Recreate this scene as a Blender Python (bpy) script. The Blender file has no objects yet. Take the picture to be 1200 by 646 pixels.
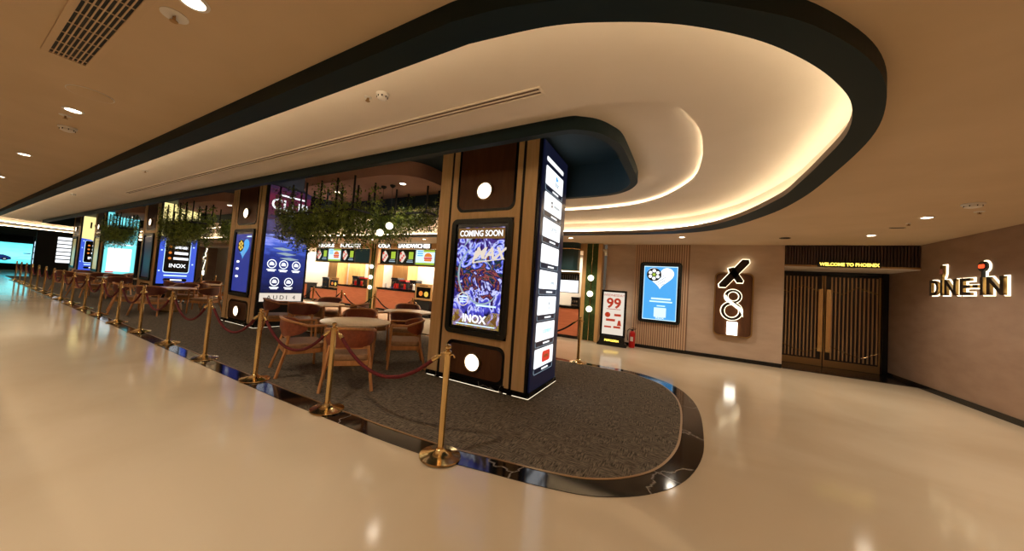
import bpy, bmesh, math, random
from mathutils import Matrix, Vector
PI=math.pi
C=bpy.context.scene.collection
random.seed(7)
# ------------------------------------------------------------------ materials
def lin(c):
    return tuple(((v/255)/12.92 if v/255<=.04045 else ((v/255+.055)/1.055)**2.4) for v in c)+(1,)
MATS={}
def mat(name,rgb,rough=.5,metal=0,spec=.5,emit=None,es=0,coat=0,trans=0):
    if name in MATS: return MATS[name]
    m=bpy.data.materials.new(name); m.use_nodes=True
    b=m.node_tree.nodes['Principled BSDF']
    b.inputs['Base Color'].default_value=lin(rgb)
    b.inputs['Roughness'].default_value=rough; b.inputs['Metallic'].default_value=metal
    b.inputs['Specular IOR Level'].default_value=spec
    if coat: b.inputs['Coat Weight'].default_value=coat; b.inputs['Coat Roughness'].default_value=.08
    if emit: b.inputs['Emission Color'].default_value=lin(emit); b.inputs['Emission Strength'].default_value=es
    MATS[name]=m; return m
def nd(m,t,**k):
    n=m.node_tree.nodes.new(t)
    for a,v in k.items():
        if a in n.inputs: n.inputs[a].default_value=v
        else: setattr(n,a,v)
    return n
def lk(m,a,ao,b,bi): m.node_tree.links.new(a.outputs[ao],b.inputs[bi])
def vary(m,scale,c1,c2,map_scale=(1,1,1),detail=4,lo=.35,hi=.65,bump=0,coord='Object',rough=None,distort=0):
    """noise driven colour variation between c1 and c2"""
    b=m.node_tree.nodes['Principled BSDF']
    tc=nd(m,'ShaderNodeTexCoord'); mp=nd(m,'ShaderNodeMapping'); mp.inputs['Scale'].default_value=map_scale
    lk(m,tc,coord,mp,'Vector')
    n=nd(m,'ShaderNodeTexNoise',Scale=scale,Detail=detail,Distortion=distort); lk(m,mp,'Vector',n,'Vector')
    r=nd(m,'ShaderNodeValToRGB'); e=r.color_ramp.elements
    e[0].position=lo; e[0].color=lin(c1); e[1].position=hi; e[1].color=lin(c2)
    lk(m,n,'Fac',r,'Fac'); lk(m,r,'Color',b,'Base Color')
    if bump:
        bp=nd(m,'ShaderNodeBump',Strength=bump,Distance=.01); lk(m,n,'Fac',bp,'Height'); lk(m,bp,'Normal',b,'Normal')
    if rough:
        q=nd(m,'ShaderNodeMapRange'); q.inputs['To Min'].default_value=rough[0]; q.inputs['To Max'].default_value=rough[1]
        lk(m,n,'Fac',q,'Value'); lk(m,q,'Result',b,'Roughness')
    return m
def wood(name,c1,c2,ms,rough=.45,scale=3):
    return vary(mat(name,c1,rough),scale,c1,c2,ms,detail=6,distort=.6)
M_floor=vary(mat('polished_beige_stone',(206,186,156),.12,spec=.38),.55,(196,175,144),(210,191,162),detail=7,lo=.3,hi=.7,distort=.8,rough=(.09,.14))
M_ceil=vary(mat('tan_ceiling_paint',(206,182,150),.9),1.5,(203,179,147),(209,185,153))
M_cream=vary(mat('cream_ceiling_paint',(234,222,206),.85),1.5,(232,220,203),(236,224,208))
M_dark=mat('dark_green_paint',(12,32,34),.6,spec=.25)
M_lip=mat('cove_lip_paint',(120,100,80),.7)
M_teal=vary(mat('teal_recess_paint',(28,52,62),.7),1.2,(26,48,58),(30,56,66))
M_salmon=vary(mat('salmon_canopy_paint',(186,142,126),.75),2,(183,138,122),(190,146,130))
M_wallf=vary(mat('textured_beige_wallcovering',(190,166,144),.7),2.2,(184,160,138),(196,172,150),map_scale=(1,1,2.5),detail=6,lo=.3,hi=.7)
M_wallr=vary(mat('textured_brown_wallcovering',(150,122,100),.7),2.2,(143,115,94),(157,129,107),map_scale=(1,1,2.5),detail=6,lo=.3,hi=.7)
M_black=mat('black_lacquer',(12,12,13),.25)
M_matte=mat('matte_black',(16,16,17),.6)
M_slatd=wood('dark_walnut_slat',(52,34,26),(66,44,34),(8,8,.6))
M_slat=wood('pale_oak_slat',(200,166,134),(214,180,148),(8,8,.5))
M_groove=mat('slat_gap_brown',(136,106,84),.8)
M_colw=wood('tan_laminate_panel',(218,180,126),(230,194,142),(6,6,.4),.5)
M_brown=wood('dark_brown_veneer',(84,50,28),(100,62,36),(4,4,.6),.4)
M_frame=mat('black_green_display_frame',(20,26,22),.35)
M_navy=mat('navy_sign_panel',(24,28,52),.35)
M_brass=mat('polished_brass',(236,204,144),.16,metal=1)
M_bronze=mat('aged_brass',(176,140,92),.32,metal=.8)
M_chrome=mat('chrome',(210,205,200),.12,metal=1)
M_velvet=vary(mat('dark_red_velvet',(84,10,16),.85),60,(76,6,8),(104,10,12))
M_vblack=mat('black_velvet',(14,12,14),.8)
M_leather=vary(mat('russet_brown_leather',(122,60,38),.38),20,(134,64,38),(152,76,46))
M_leatherd=vary(mat('dark_brown_leather',(88,44,34),.4),20,(98,48,36),(114,56,42))
M_seat=vary(mat('tan_upholstery',(160,122,86),.6),25,(152,114,80),(168,130,92))
M_ash=wood('honey_ash_wood',(184,124,72),(204,144,88),(6,6,1.2),.4)
M_tab=wood('pale_travertine_tabletop',(222,196,158),(236,212,176),(1.2,5,3),.28,5)
M_ped=wood('beige_pedestal_wood',(164,126,84),(180,142,98),(5,5,.6),.45)
M_white=mat('white_plastic',(225,220,212),.45)
M_grey=mat('grey_plastic',(120,112,104),.5)
M_red=mat('red_enamel',(190,20,16),.3)
M_orange=wood('terracotta_counter_panel',(196,112,76),(208,124,86),(.7,3,6),.4)
M_oak=wood('light_oak_panel',(196,150,92),(212,168,108),(5,5,.5),.45)
M_ktop=mat('black_countertop',(14,13,13),.15)
M_kwall=mat('white_glossy_backwall',(214,206,196),.35)
M_moss=vary(mat('moss_wall',(42,60,18),.9),40,(22,36,10),(66,88,28),bump=1)
M_steel=mat('black_machine_housing',(30,29,30),.3)
M_skin=mat('lit_skin_tone',(182,128,96),.6)
def emi(name,rgb,s):
    s=s*(.62 if ('screen' in name or 'print' in name or 'paper' in name or 'acrylic' in name) else 1)
    return mat(name,(5,5,5),.3,emit=rgb,es=s)
E_white=emi('lit_white_acrylic',(255,250,240),1.5)
E_warm=emi('warm_globe_glow',(255,240,212),1.8)
E_down=emi('downlight_diffuser_glow',(255,240,214),7)
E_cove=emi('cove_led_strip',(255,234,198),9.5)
E_halo=emi('halo_led_acrylic',(255,236,196),2.2)
E_screenw=emi('screen_white',(246,250,255),1.15)
E_blue=emi('screen_sky_blue',(72,160,226),.95)
E_lblue=emi('screen_pale_blue',(200,232,250),1.1)
E_royal=emi('screen_royal_blue',(62,92,214),.85)
E_cobalt=emi('screen_deep_blue',(58,70,170),.5)
E_cyan=emi('screen_cyan',(120,226,232),1.0)
E_yellow=emi('screen_pale_yellow',(246,226,150),1.0)
E_msg=emi('amber_led_letters',(255,214,84),1.6)
E_red=emi('screen_red',(214,54,40),.8)
E_green=emi('screen_lime_green',(168,196,60),.8)
E_orange=emi('screen_orange',(232,130,50),.8)
E_black=mat('screen_black',(6,7,9),.2)
E_dteal=emi('screen_dark_teal',(20,46,44),.5)
E_purple=emi('screen_magenta',(196,90,220),.9)
E_grey=emi('screen_soft_grey',(150,170,182),.8)
E_poster=emi('lightbox_paper_white',(236,222,205),.75)
E_prd=emi('lightbox_print_red',(196,62,36),.65)
E_gold=emi('screen_gold',(206,170,70),1.1)
E_brn=emi('screen_brown',(120,84,40),.7)
M_darkface=mat('dark_bronze_letter_face',(38,26,20),.35)
M_brassd=mat('brass_letter_return',(150,120,70),.35,metal=.8)
# carpet
M_carpet=mat('woven_grey_brown_carpet',(60,52,46),.95,spec=.2)
def _carpet(m):
    b=m.node_tree.nodes['Principled BSDF']; tc=nd(m,'ShaderNodeTexCoord')
    outs=[]
    for s in ((62,9,1),(9,62,1)):
        mp=nd(m,'ShaderNodeMapping'); mp.inputs['Scale'].default_value=s; lk(m,tc,'Object',mp,'Vector')
        n=nd(m,'ShaderNodeTexNoise',Scale=1.2,Detail=5,Roughness=.7); lk(m,mp,'Vector',n,'Vector'); outs.append(n)
    ch=nd(m,'ShaderNodeTexNoise',Scale=5.5,Detail=1.5); lk(m,tc,'Object',ch,'Vector')
    r0=nd(m,'ShaderNodeValToRGB'); r0.color_ramp.elements[0].position=.47; r0.color_ramp.elements[1].position=.53; lk(m,ch,'Fac',r0,'Fac')
    mx=nd(m,'ShaderNodeMix'); mx.data_type='FLOAT'
    lk(m,r0,'Color',mx,0); lk(m,outs[0],'Fac',mx,2); lk(m,outs[1],'Fac',mx,3)
    r=nd(m,'ShaderNodeValToRGB'); e=r.color_ramp.elements; e[0].position=.36; e[0].color=lin((40,35,30)); e[1].position=.66; e[1].color=lin((142,128,108))
    lk(m,mx,0,r,'Fac'); lk(m,r,'Color',b,'Base Color')
    bp=nd(m,'ShaderNodeBump',Strength=.5,Distance=.004); lk(m,mx,0,bp,'Height'); lk(m,bp,'Normal',b,'Normal')
_carpet(M_carpet)
M_marble=mat('black_marble',(14,13,14),.08,spec=.6)
def _marble(m):
    b=m.node_tree.nodes['Principled BSDF']; tc=nd(m,'ShaderNodeTexCoord')
    n=nd(m,'ShaderNodeTexNoise',Scale=2.2,Detail=6,Distortion=1.4); lk(m,tc,'Object',n,'Vector')
    v=nd(m,'ShaderNodeTexVoronoi',Scale=1.1); v.feature='DISTANCE_TO_EDGE'
    ad=nd(m,'ShaderNodeMixRGB',Fac=.25); lk(m,tc,'Object',ad,'Color1'); lk(m,n,'Color',ad,'Color2'); lk(m,ad,'Color',v,'Vector')
    r=nd(m,'ShaderNodeValToRGB'); e=r.color_ramp.elements; e[0].position=.0; e[0].color=lin((150,140,128)); e[1].position=.008; e[1].color=lin((13,12,13))
    lk(m,v,'Distance',r,'Fac'); lk(m,r,'Color',b,'Base Color')
_marble(M_marble)
M_leaf=mat('trailing_leaf_green',(74,104,30),.5)
vary(M_leaf,9,(44,68,18),(160,178,70),detail=2,lo=.35,hi=.7)
def grad_screen(name,stops,strength,swirl=None):
    """emissive picture whose colour follows local height, optionally broken up by noise"""
    m=mat(name,(4,4,6),.25); b=m.node_tree.nodes['Principled BSDF']
    tc=nd(m,'ShaderNodeTexCoord'); se=nd(m,'ShaderNodeSeparateXYZ'); lk(m,tc,'Generated',se,'Vector')
    r=nd(m,'ShaderNodeValToRGB'); cr=r.color_ramp
    while len(cr.elements)<len(stops): cr.elements.new(.5)
    for e,(p,c) in zip(cr.elements,stops): e.position=p; e.color=lin(c)
    src=se; o='Z'
    if swirl:
        sc,ms,amt,dist=swirl
        mp=nd(m,'ShaderNodeMapping'); mp.inputs['Scale'].default_value=ms; lk(m,tc,'Object',mp,'Vector')
        n=nd(m,'ShaderNodeTexNoise',Scale=sc,Detail=5,Distortion=dist); lk(m,mp,'Vector',n,'Vector')
        a=nd(m,'ShaderNodeMath',operation='SUBTRACT'); a.inputs[1].default_value=.5; lk(m,n,'Fac',a,0)
        a2=nd(m,'ShaderNodeMath',operation='MULTIPLY'); a2.inputs[1].default_value=amt; lk(m,a,'Value',a2,0)
        a3=nd(m,'ShaderNodeMath',operation='ADD'); lk(m,a2,'Value',a3,0); lk(m,se,'Z',a3,1)
        lk(m,a3,'Value',r,'Fac')
    else: lk(m,se,'Z',r,'Fac')
    lk(m,r,'Color',b,'Emission Color'); b.inputs['Emission Strength'].default_value=strength
    return m
E_art=grad_screen('screen_swirling_nebula',[(0,(10,8,26)),(.2,(70,70,190)),(.3,(200,205,255)),(.36,(50,40,120)),(.44,(14,10,22)),(.5,(150,70,70)),(.55,(20,60,60)),(.6,(10,8,20)),(.68,(90,100,220)),(.76,(190,200,255)),(.84,(60,40,130)),(1,(12,8,24))],.62,(3.4,(1,1,.9),1.3,2.6))
E_club=grad_screen('screen_dim_lounge_picture',[(0,(12,16,44)),(.34,(26,40,110)),(.46,(58,80,170)),(.5,(120,130,205)),(.54,(30,32,64)),(.62,(62,56,92)),(.7,(40,30,44)),(.86,(86,26,44)),(1,(34,26,44))],.8,(3,(1,1,5),.28,.6))
E_carad=grad_screen('screen_aqua_sea',[(0,(70,190,205)),(.4,(120,226,228)),(1,(84,204,214))],1.05,(2,(1,1,3),.5,1))
# ------------------------------------------------------------------ mesh helpers
def nb(): return bmesh.new()
def box(bm,x0,x1,y0,y1,z0,z1):
    v=[bm.verts.new(p) for p in ((x0,y0,z0),(x1,y0,z0),(x1,y1,z0),(x0,y1,z0),(x0,y0,z1),(x1,y0,z1),(x1,y1,z1),(x0,y1,z1))]
    for f in ((0,3,2,1),(4,5,6,7),(0,1,5,4),(1,2,6,5),(2,3,7,6),(3,0,4,7)): bm.faces.new([v[i] for i in f])
    return bm
def prism(bm,poly,a,b,axis='y'):
    """polygon extruded: axis y -> poly is (x,z); axis z -> poly is (x,y)"""
    f=(lambda p,t:(p[0],t,p[1])) if axis=='y' else (lambda p,t:(p[0],p[1],t))
    A=[bm.verts.new(f(p,a)) for p in poly]; B=[bm.verts.new(f(p,b)) for p in poly]; n=len(poly)
    bm.faces.new(A); bm.faces.new(B[::-1])
    for i in range(n): bm.faces.new((A[i],B[i],B[(i+1)%n],A[(i+1)%n]))
    return bm
def ringprism(bm,out,inn,a,b,axis='y'):
    f=(lambda p,t:(p[0],t,p[1])) if axis=='y' else (lambda p,t:(p[0],p[1],t))
    n=len(out); V=[[bm.verts.new(f(p,t)) for p in L] for L,t in ((out,a),(out,b),(inn,b),(inn,a))]
    for i in range(n):
        j=(i+1)%n
        for k in range(4): bm.faces.new((V[k][i],V[k][j],V[(k+1)%4][j],V[(k+1)%4][i]))
    return bm
def rr(cx,cz,w,h,r,n=6):
    P=[]
    for sx,sz,a0 in ((1,1,0),(-1,1,90),(-1,-1,180),(1,-1,270)):
        for i in range(n+1):
            a=math.radians(a0+90*i/n); P.append((cx+sx*(w/2-r)+r*math.cos(a),cz+sz*(h/2-r)+r*math.sin(a)))
    return P
def circ(cx,cz,r,n=32): return [(cx+r*math.cos(2*PI*i/n),cz+r*math.sin(2*PI*i/n)) for i in range(n)]
def lathe(bm,prof,n=24,c=(0,0,0),cap=True):
    R=[]
    for r,z in prof:
        R.append([bm.verts.new((c[0]+r*math.cos(2*PI*i/n),c[1]+r*math.sin(2*PI*i/n),c[2]+z)) for i in range(n)])
    for a,b in zip(R,R[1:]):
        for i in range(n): bm.faces.new((a[i],a[(i+1)%n],b[(i+1)%n],b[i]))
    if cap: bm.faces.new(R[0][::-1]); bm.faces.new(R[-1])
    return bm
def tube(bm,pts,r,n=8,closed=False,sq=None):
    pts=[Vector(p) for p in pts]; R=[]; N=len(pts); up=Vector((0,0,1))
    for i,p in enumerate(pts):
        a=pts[(i-1)%N] if (closed or i>0) else p; b=pts[(i+1)%N] if (closed or i<N-1) else p
        t=(b-a).normalized(); s=t.cross(up)
        if s.length<1e-3: s=Vector((1,0,0))
        s.normalize(); u=s.cross(t)
        rad=r[i] if isinstance(r,(list,tuple)) else r
        if sq: R.append([bm.verts.new(p+s*sx*sq[0]/2+u*sz*sq[1]/2) for sx,sz in ((-1,-1),(1,-1),(1,1),(-1,1))])
        else: R.append([bm.verts.new(p+(s*math.cos(2*PI*k/n)+u*math.sin(2*PI*k/n))*rad) for k in range(n)])
    m=len(R[0])
    for i in range(N if closed else N-1):
        a,b=R[i],R[(i+1)%N]
        for k in range(m): bm.faces.new((a[k],a[(k+1)%m],b[(k+1)%m],b[k]))
    if not closed: bm.faces.new(R[0][::-1]); bm.faces.new(R[-1])
    return bm
def ball(bm,c,r,u=16,v=10,sz=1):
    bmesh.ops.create_uvsphere(bm,u_segments=u,v_segments=v,radius=r,matrix=Matrix.Translation(c)@Matrix.Diagonal((1,1,sz,1))); return bm
def obj(name,bm,m,parent=None,smooth=False,bevel=0):
    bmesh.ops.recalc_face_normals(bm,faces=bm.faces[:])
    me=bpy.data.meshes.new(name); bm.to_mesh(me); bm.free(); me.materials.append(m)
    if smooth:
        for p in me.polygons: p.use_smooth=True
        try: me.set_sharp_from_angle(angle=math.radians(38))
        except Exception: pass
    o=bpy.data.objects.new(name,me); C.objects.link(o)
    if parent: o.parent=parent
    if bevel:
        bv=o.modifiers.new('bevel','BEVEL'); bv.width=bevel; bv.segments=2; bv.limit_method='ANGLE'
    return o
def thing(name,label,cat,loc=(0,0,0),rz=0,group=None):
    o=bpy.data.objects.new(name,None); o.empty_display_size=.1; C.objects.link(o); o.location=loc; o.rotation_euler=(0,0,rz)
    tag(o,label,cat,group); return o
def tag(o,label,cat,group=None,kind=None):
    if label: o['label']=label
    if cat: o['category']=cat
    if group: o['group']=group
    if kind: o['kind']=kind
    return o
def struct(o,label=None,cat=None):
    o['kind']='structure'
    if label: o['label']=label
    if cat: o['category']=cat
    return o
def dup(root,loc=None,rz=None,label=None,group=None):
    r=root.copy(); C.objects.link(r)
    if loc is not None: r.location=loc
    if rz is not None: r.rotation_euler=(0,0,rz)
    if label: r['label']=label
    if group: r['group']=group
    for ch in list(root.children):
        c=ch.copy(); C.objects.link(c); c.parent=r
        for g in list(ch.children):
            d=g.copy(); C.objects.link(d); d.parent=c
    return r
def text(name,s,size,m,parent,x,z,y,ext=.003,off=0,align='CENTER',sx=1,shear=0,spacing=1,fit=None):
    """lettering standing in the XZ plane, facing -Y, y = its back"""
    cu=bpy.data.curves.new('t','FONT'); cu.body=s; cu.size=size; cu.extrude=ext/2; cu.offset=off
    cu.align_x=align; cu.align_y='CENTER'; cu.shear=shear; cu.space_character=spacing; cu.resolution_u=3
    t=bpy.data.objects.new('t',cu); C.objects.link(t)
    bpy.context.view_layer.update()
    me=bpy.data.meshes.new_from_object(t.evaluated_get(bpy.context.evaluated_depsgraph_get()))
    bpy.data.objects.remove(t); bpy.data.curves.remove(cu)
    me.name=name; me.materials.clear(); me.materials.append(m)
    zs=[v.co.y for v in me.vertices]; mid=(max(zs)+min(zs))/2 if zs else 0
    if fit:
        xs=[v.co.x for v in me.vertices]; mn,mxx=min(xs),max(xs); sx=fit/(mxx-mn)
        for v in me.vertices: v.co.x-=(mn+mxx)/2
    for v in me.vertices:
        a,b,c=v.co; v.co=(x+a*sx,y-ext/2-c,z+b-mid)
    o=bpy.data.objects.new(name,me); C.objects.link(o); o.parent=parent; return o
def plate(name,poly,m,parent,y,t=.002):
    return obj(name,prism(nb(),poly,y-t,y),m,parent)
def rect(x0,x1,z0,z1): return [(x0,z0),(x1,z0),(x1,z1),(x0,z1)]
def bars(name,rs,m,parent,y,t=.002):
    if name in ('text_line','caption') and 1<len(rs)<6:
        for q in rs: bars(name,[q],m,parent,y,t)
        return
    bm=nb()
    for r in rs: box(bm,r[0],r[1],y-t,y,r[2],r[3])
    return obj(name,bm,m,parent)
def catmull(P,n=6,closed=False):
    out=[]; N=len(P)
    rng=range(N) if closed else range(N-1)
    for i in rng:
        p0=P[(i-1)%N] if (closed or i>0) else P[i]; p1=P[i]; p2=P[(i+1)%N]; p3=P[(i+2)%N] if (closed or i<N-2) else p2
        for k in range(n):
            t=k/n
            out.append(tuple(.5*((2*p1[d])+(-p0[d]+p2[d])*t+(2*p0[d]-5*p1[d]+4*p2[d]-p3[d])*t*t+(-p0[d]+3*p1[d]-3*p2[d]+p3[d])*t**3) for d in (0,1)))
    if not closed: out.append(tuple(P[-1]))
    return out
def stadium(end,xm,yn,yf):
    """right hand end curve (near -> far), mirrored about x=xm, with the straight sides between"""
    R=catmull(end,6); L=[(2*xm-x,y) for x,y in R][::-1]
    return R+L
def offset(P,d):
    """offset closed loop outwards by d (loop is counter-clockwise seen from above)"""
    n=len(P); out=[]
    A=sum(P[i][0]*P[(i+1)%n][1]-P[(i+1)%n][0]*P[i][1] for i in range(n)); s=1 if A>0 else -1
    for i in range(n):
        a=Vector(P[i-1]); b=Vector(P[i]); c=Vector(P[(i+1)%n])
        t=(b-a).normalized()+(c-b).normalized(); t.normalize()
        out.append((b.x+t.y*d*s,b.y-t.x*d*s))
    return out
def fill(bm,loops,z):
    ed=[]
    for L in loops:
        v=[bm.verts.new((p[0],p[1],z)) for p in L]
        ed+=[bm.edges.new((v[i],v[(i+1)%len(v)])) for i in range(len(v))]
    bmesh.ops.triangle_fill(bm,use_beauty=True,use_dissolve=False,edges=ed); return bm
def skirt(bm,L,z0,z1,L2=None):
    L2=L2 or L
    a=[bm.verts.new((*p,z0)) for p in L]; b=[bm.verts.new((*p,z1)) for p in L2]; n=len(L)
    for i in range(n): bm.faces.new((a[i],a[(i+1)%n],b[(i+1)%n],b[i]))
    return bm
# ------------------------------------------------------------------ camera
cd=bpy.data.cameras.new('camera'); cam=bpy.data.objects.new('camera',cd); C.objects.link(cam)
yaw,pitch,roll,F,CX,CY=-5.33974318e-01,4.45235294e-02,7.26041739e-02,386.550252,567.307,315.244
r=Vector((math.cos(yaw),-math.sin(yaw),0)); f=Vector((math.sin(yaw),math.cos(yaw),0)); u=Vector((0,0,1))
f2=f*math.cos(pitch)+u*math.sin(pitch); u2=u*math.cos(pitch)-f*math.sin(pitch)
r3=r*math.cos(roll)+u2*math.sin(roll); u3=u2*math.cos(roll)-r*math.sin(roll)
mw=Matrix((r3,u3,-f2)).transposed().to_4x4(); mw.translation=(0,0,1.6); cam.matrix_world=mw
cd.sensor_fit='HORIZONTAL'; cd.sensor_width=36; cd.lens=F/1200*36
cd.shift_x=(600-CX)/1200; cd.shift_y=-(323-CY)/1200; cd.clip_end=200; cd.clip_start=.05
bpy.context.scene.camera=cam
# ------------------------------------------------------------------ floor, island
XL,XR,YN,YF=-46,4.65,-5,11.28
isl_end=[(-2.6,2.38),(-1.9,2.44),(-1.35,2.55),(-.85,2.66),(-.48,2.80),(-.14,3.09),(.12,3.52),(.28,4.15),(.33,4.9),(.33,5.7),(.25,6.35),(.05,6.95),(-.28,7.35),(-.8,7.6),(-1.5,7.62),(-2.4,7.6)]
ISL=[(-34.6,2.33),(-4.2,2.33)]+catmull(isl_end,5)+[(-34.6,7.6)]
ISI=offset(ISL,-.22)
struct(obj('floor',box(nb(),XL-.5,XR+.3,YN-.3,14.2,-.2,0),M_floor))
bm=nb(); fill(bm,[ISL,ISI],.006); skirt(bm,ISL,0,.006)
struct(obj('trim_1',bm,M_marble),'polished black marble border set round the carpeted seating island','floor border')
bm=nb(); fill(bm,[offset(ISI,-.02)],.007); struct(obj('floor',bm,M_carpet),'dark woven carpet of the seating island','carpet')
bm=nb(); fill(bm,[ISI,offset(ISI,-.022)],.010); skirt(bm,ISI,.004,.010); skirt(bm,offset(ISI,-.022),.004,.010)
struct(obj('trim_2',bm,M_bronze),'thin brass strip between carpet and black marble border','floor trim')
# ------------------------------------------------------------------ ceilings
ZC,ZB,Z1,Z2,ZS,ZT=3.16,3.04,3.34,3.42,3.275,3.85
XM=-16.2
bo=[(-1.15,1.385),(-.75,1.45),(-.2,1.66),(.33,2.02),(.64,2.32),(.96,2.76),(1.18,3.26),(1.33,3.9),(1.38,4.8),(1.37,5.84),(1.2,6.84),(.72,8.0),(.04,8.5),(-.9,8.62),(-2,8.64)]
bi=[(-1.15,1.57),(-.69,1.64),(-.38,1.75),(-.04,1.93),(.3,2.2),(.57,2.5),(.8,2.83),(1.0,3.22),(1.14,3.75),(1.17,4.42),(1.17,5.1),(1.13,5.8),(.86,6.9),(.5,7.6),(0,8.08),(-.8,8.36),(-2,8.4)]
BO=stadium(bo,XM,0,0); BI=stadium(bi,XM,0,0); BR=offset(BI,.13)
bm=nb(); fill(bm,[[(-33.9,YN),(XR,YN),(XR,YF),(-33.9,YF)],BO],ZC); struct(obj('ceiling',bm,M_ceil))
bm=nb(); fill(bm,[BO,BI],ZB); skirt(bm,BO,ZB,ZC); struct(obj('trim_3',bm,M_dark),'dark green dropped band curving round the raised cream ceiling','ceiling trim')
bm=nb(); skirt(bm,BI,ZB,ZB+.07); fill(bm,[BI,BR],ZB+.07); struct(obj('trim_4',bm,M_lip),'brown inner lip of the ceiling light cove','ceiling trim')
so=[(-1.6,3.16),(-1.05,3.165),(-.9,3.22),(-.76,3.34),(-.66,3.52),(-.59,3.75),(-.565,4.25),(-.55,4.86),(-.58,5.15),(-.73,5.44),(-.98,5.62),(-1.35,5.68),(-2,5.68)]
so=[(x*1.046,y*(1.046 if y<5 else 1.047)) for x,y in so]
SO=stadium(so,XM-.3,0,0); SI=offset(SO,-.1)
st=[(-2.2,3.04),(-1.2,3.04),(-.75,3.06),(-.38,3.14),(-.13,3.28),(.01,3.55),(.13,3.95),(.18,4.45),(.19,4.95),(.13,5.6),(-.12,6.23),(-.42,6.68),(-.87,7.0),(-1.5,7.16),(-2.2,7.2)]
ST=stadium(st,XM-.1,0,0)
bm=nb(); skirt(bm,BR,ZB+.07,Z1); fill(bm,[BR,ST],Z1); struct(obj('ceiling',bm,M_cream))
E_cove2=emi('inner_cove_led_strip',(255,236,204),5.5)
STR=offset(ST,.1)
bm=nb(); skirt(bm,ST,Z1,Z1+.035); fill(bm,[ST,STR],Z1+.035); skirt(bm,STR,Z1+.035,Z2); fill(bm,[STR,SO],Z2); struct(obj('ceiling',bm,M_cream))
bm=nb(); fill(bm,[SO,SI],ZS); skirt(bm,SO,ZS,Z2); struct(obj('trim_5',bm,M_dark),'dark green soffit ring hanging round the columns','ceiling trim')
bm=nb(); skirt(bm,SI,ZS,ZT); fill(bm,[SI],ZT); struct(obj('ceiling',bm,M_teal))
# far-left raised ceiling
bm=nb(); box(bm,-46.2,-33.9,YN,YF,3.95,4.05); box(bm,-33.95,-33.9,YN,YF,3.16,3.97); struct(obj('ceiling',bm,M_ceil))
# cove LED strips
def ledstrip(name,L,z,x_lo,label,ylo=-99,w=.03):
    run=[]; best=[]
    for p in L:
        if p[0]>x_lo and p[1]>ylo: run.append(p)
        else:
            if len(run)>len(best): best=run
            run=[]
    if len(run)>len(best): best=run
    return best
def strip(name,pts,z,m,label,w=.025):
    bm=nb(); tube(bm,[(p[0],p[1],z) for p in pts],.01,sq=(w,.012)); o=obj(name,bm,m); tag(o,label,'light strip'); return o
o=strip('cove_light_strip',offset(BI,.07)+[offset(BI,.07)[0]],ZB+.085,E_cove,'warm LED strip hidden on the ledge of the outer ceiling cove')
SS=offset(ST,.055); k0=[i for i,p in enumerate(SS) if p[1]>3.5]
SSr=[SS[i] for i in k0 if SS[i][0]>XM]; SSl=[SS[i] for i in k0 if SS[i][0]<=XM]
strip('cove_light_strip',SSr+SSl,Z1+.045,E_cove2,'warm LED strip hidden in the inner ceiling step above the columns')
# ------------------------------------------------------------------ walls
struct(obj('wall_right',box(nb(),XR,XR+.2,YN,14,0,ZC+.1),M_wallr))
struct(obj('wall_back',box(nb(),-2.04,2.35,YF,YF+.2,0,ZC+.1),M_wallf))
struct(obj('wall_front',box(nb(),XL,XR+.2,YN-.2,YN,0,4.1),M_wallf))
struct(obj('wall_left',box(nb(),XL-.2,XL,YN,14,0,4.1),M_matte))
bm=nb(); box(bm,-2.03,2.35,YF-.018,YF,0,.1); struct(obj('baseboard_back',bm,M_black))
struct(obj('baseboard_right',box(nb(),XR-.018,XR,YN,12.55,0,.1),M_black))
# door recess
bm=nb(); box(bm,2.35,2.37,YF+.2,12.62,0,2.62)
struct(obj('wall_recess',bm,M_wallf))
bm=nb(); box(bm,2.35,4.65,YF+.002,12.7,2.6,2.64); struct(obj('ceiling',bm,M_cream))
bm=nb(); box(bm,2.35,4.65,YF+.01,YF+.06,2.64,ZC+.05)
x=2.37
while x<4.62: box(bm,x,x+.03,YF-.025,YF+.02,2.66,ZC); x+=.052
struct(obj('trim_6',bm,M_slatd),'dark walnut slatted header above the double doors','wall trim')
bm=nb(); box(bm,2.35,4.65,YF-.03,YF+.05,2.62,2.66); struct(obj('trim_7',bm,M_bronze),'thin bronze edge below the slatted header','wall trim')
struct(obj('floor',box(nb(),2.37,4.65,YF,12.6,0,.012),M_black),'black stone threshold in front of the double doors','threshold')
bm=nb(); box(bm,2.37,4.65,12.66,12.76,0,2.62); struct(obj('wall_recess',bm,M_matte))
bm=nb(); box(bm,4.53,4.64,12.52,12.66,0,2.6); box(bm,2.38,4.64,12.54,12.66,2.5,2.6); struct(obj('trim_8',bm,M_black),'black frame round the double doors','door frame')
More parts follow.
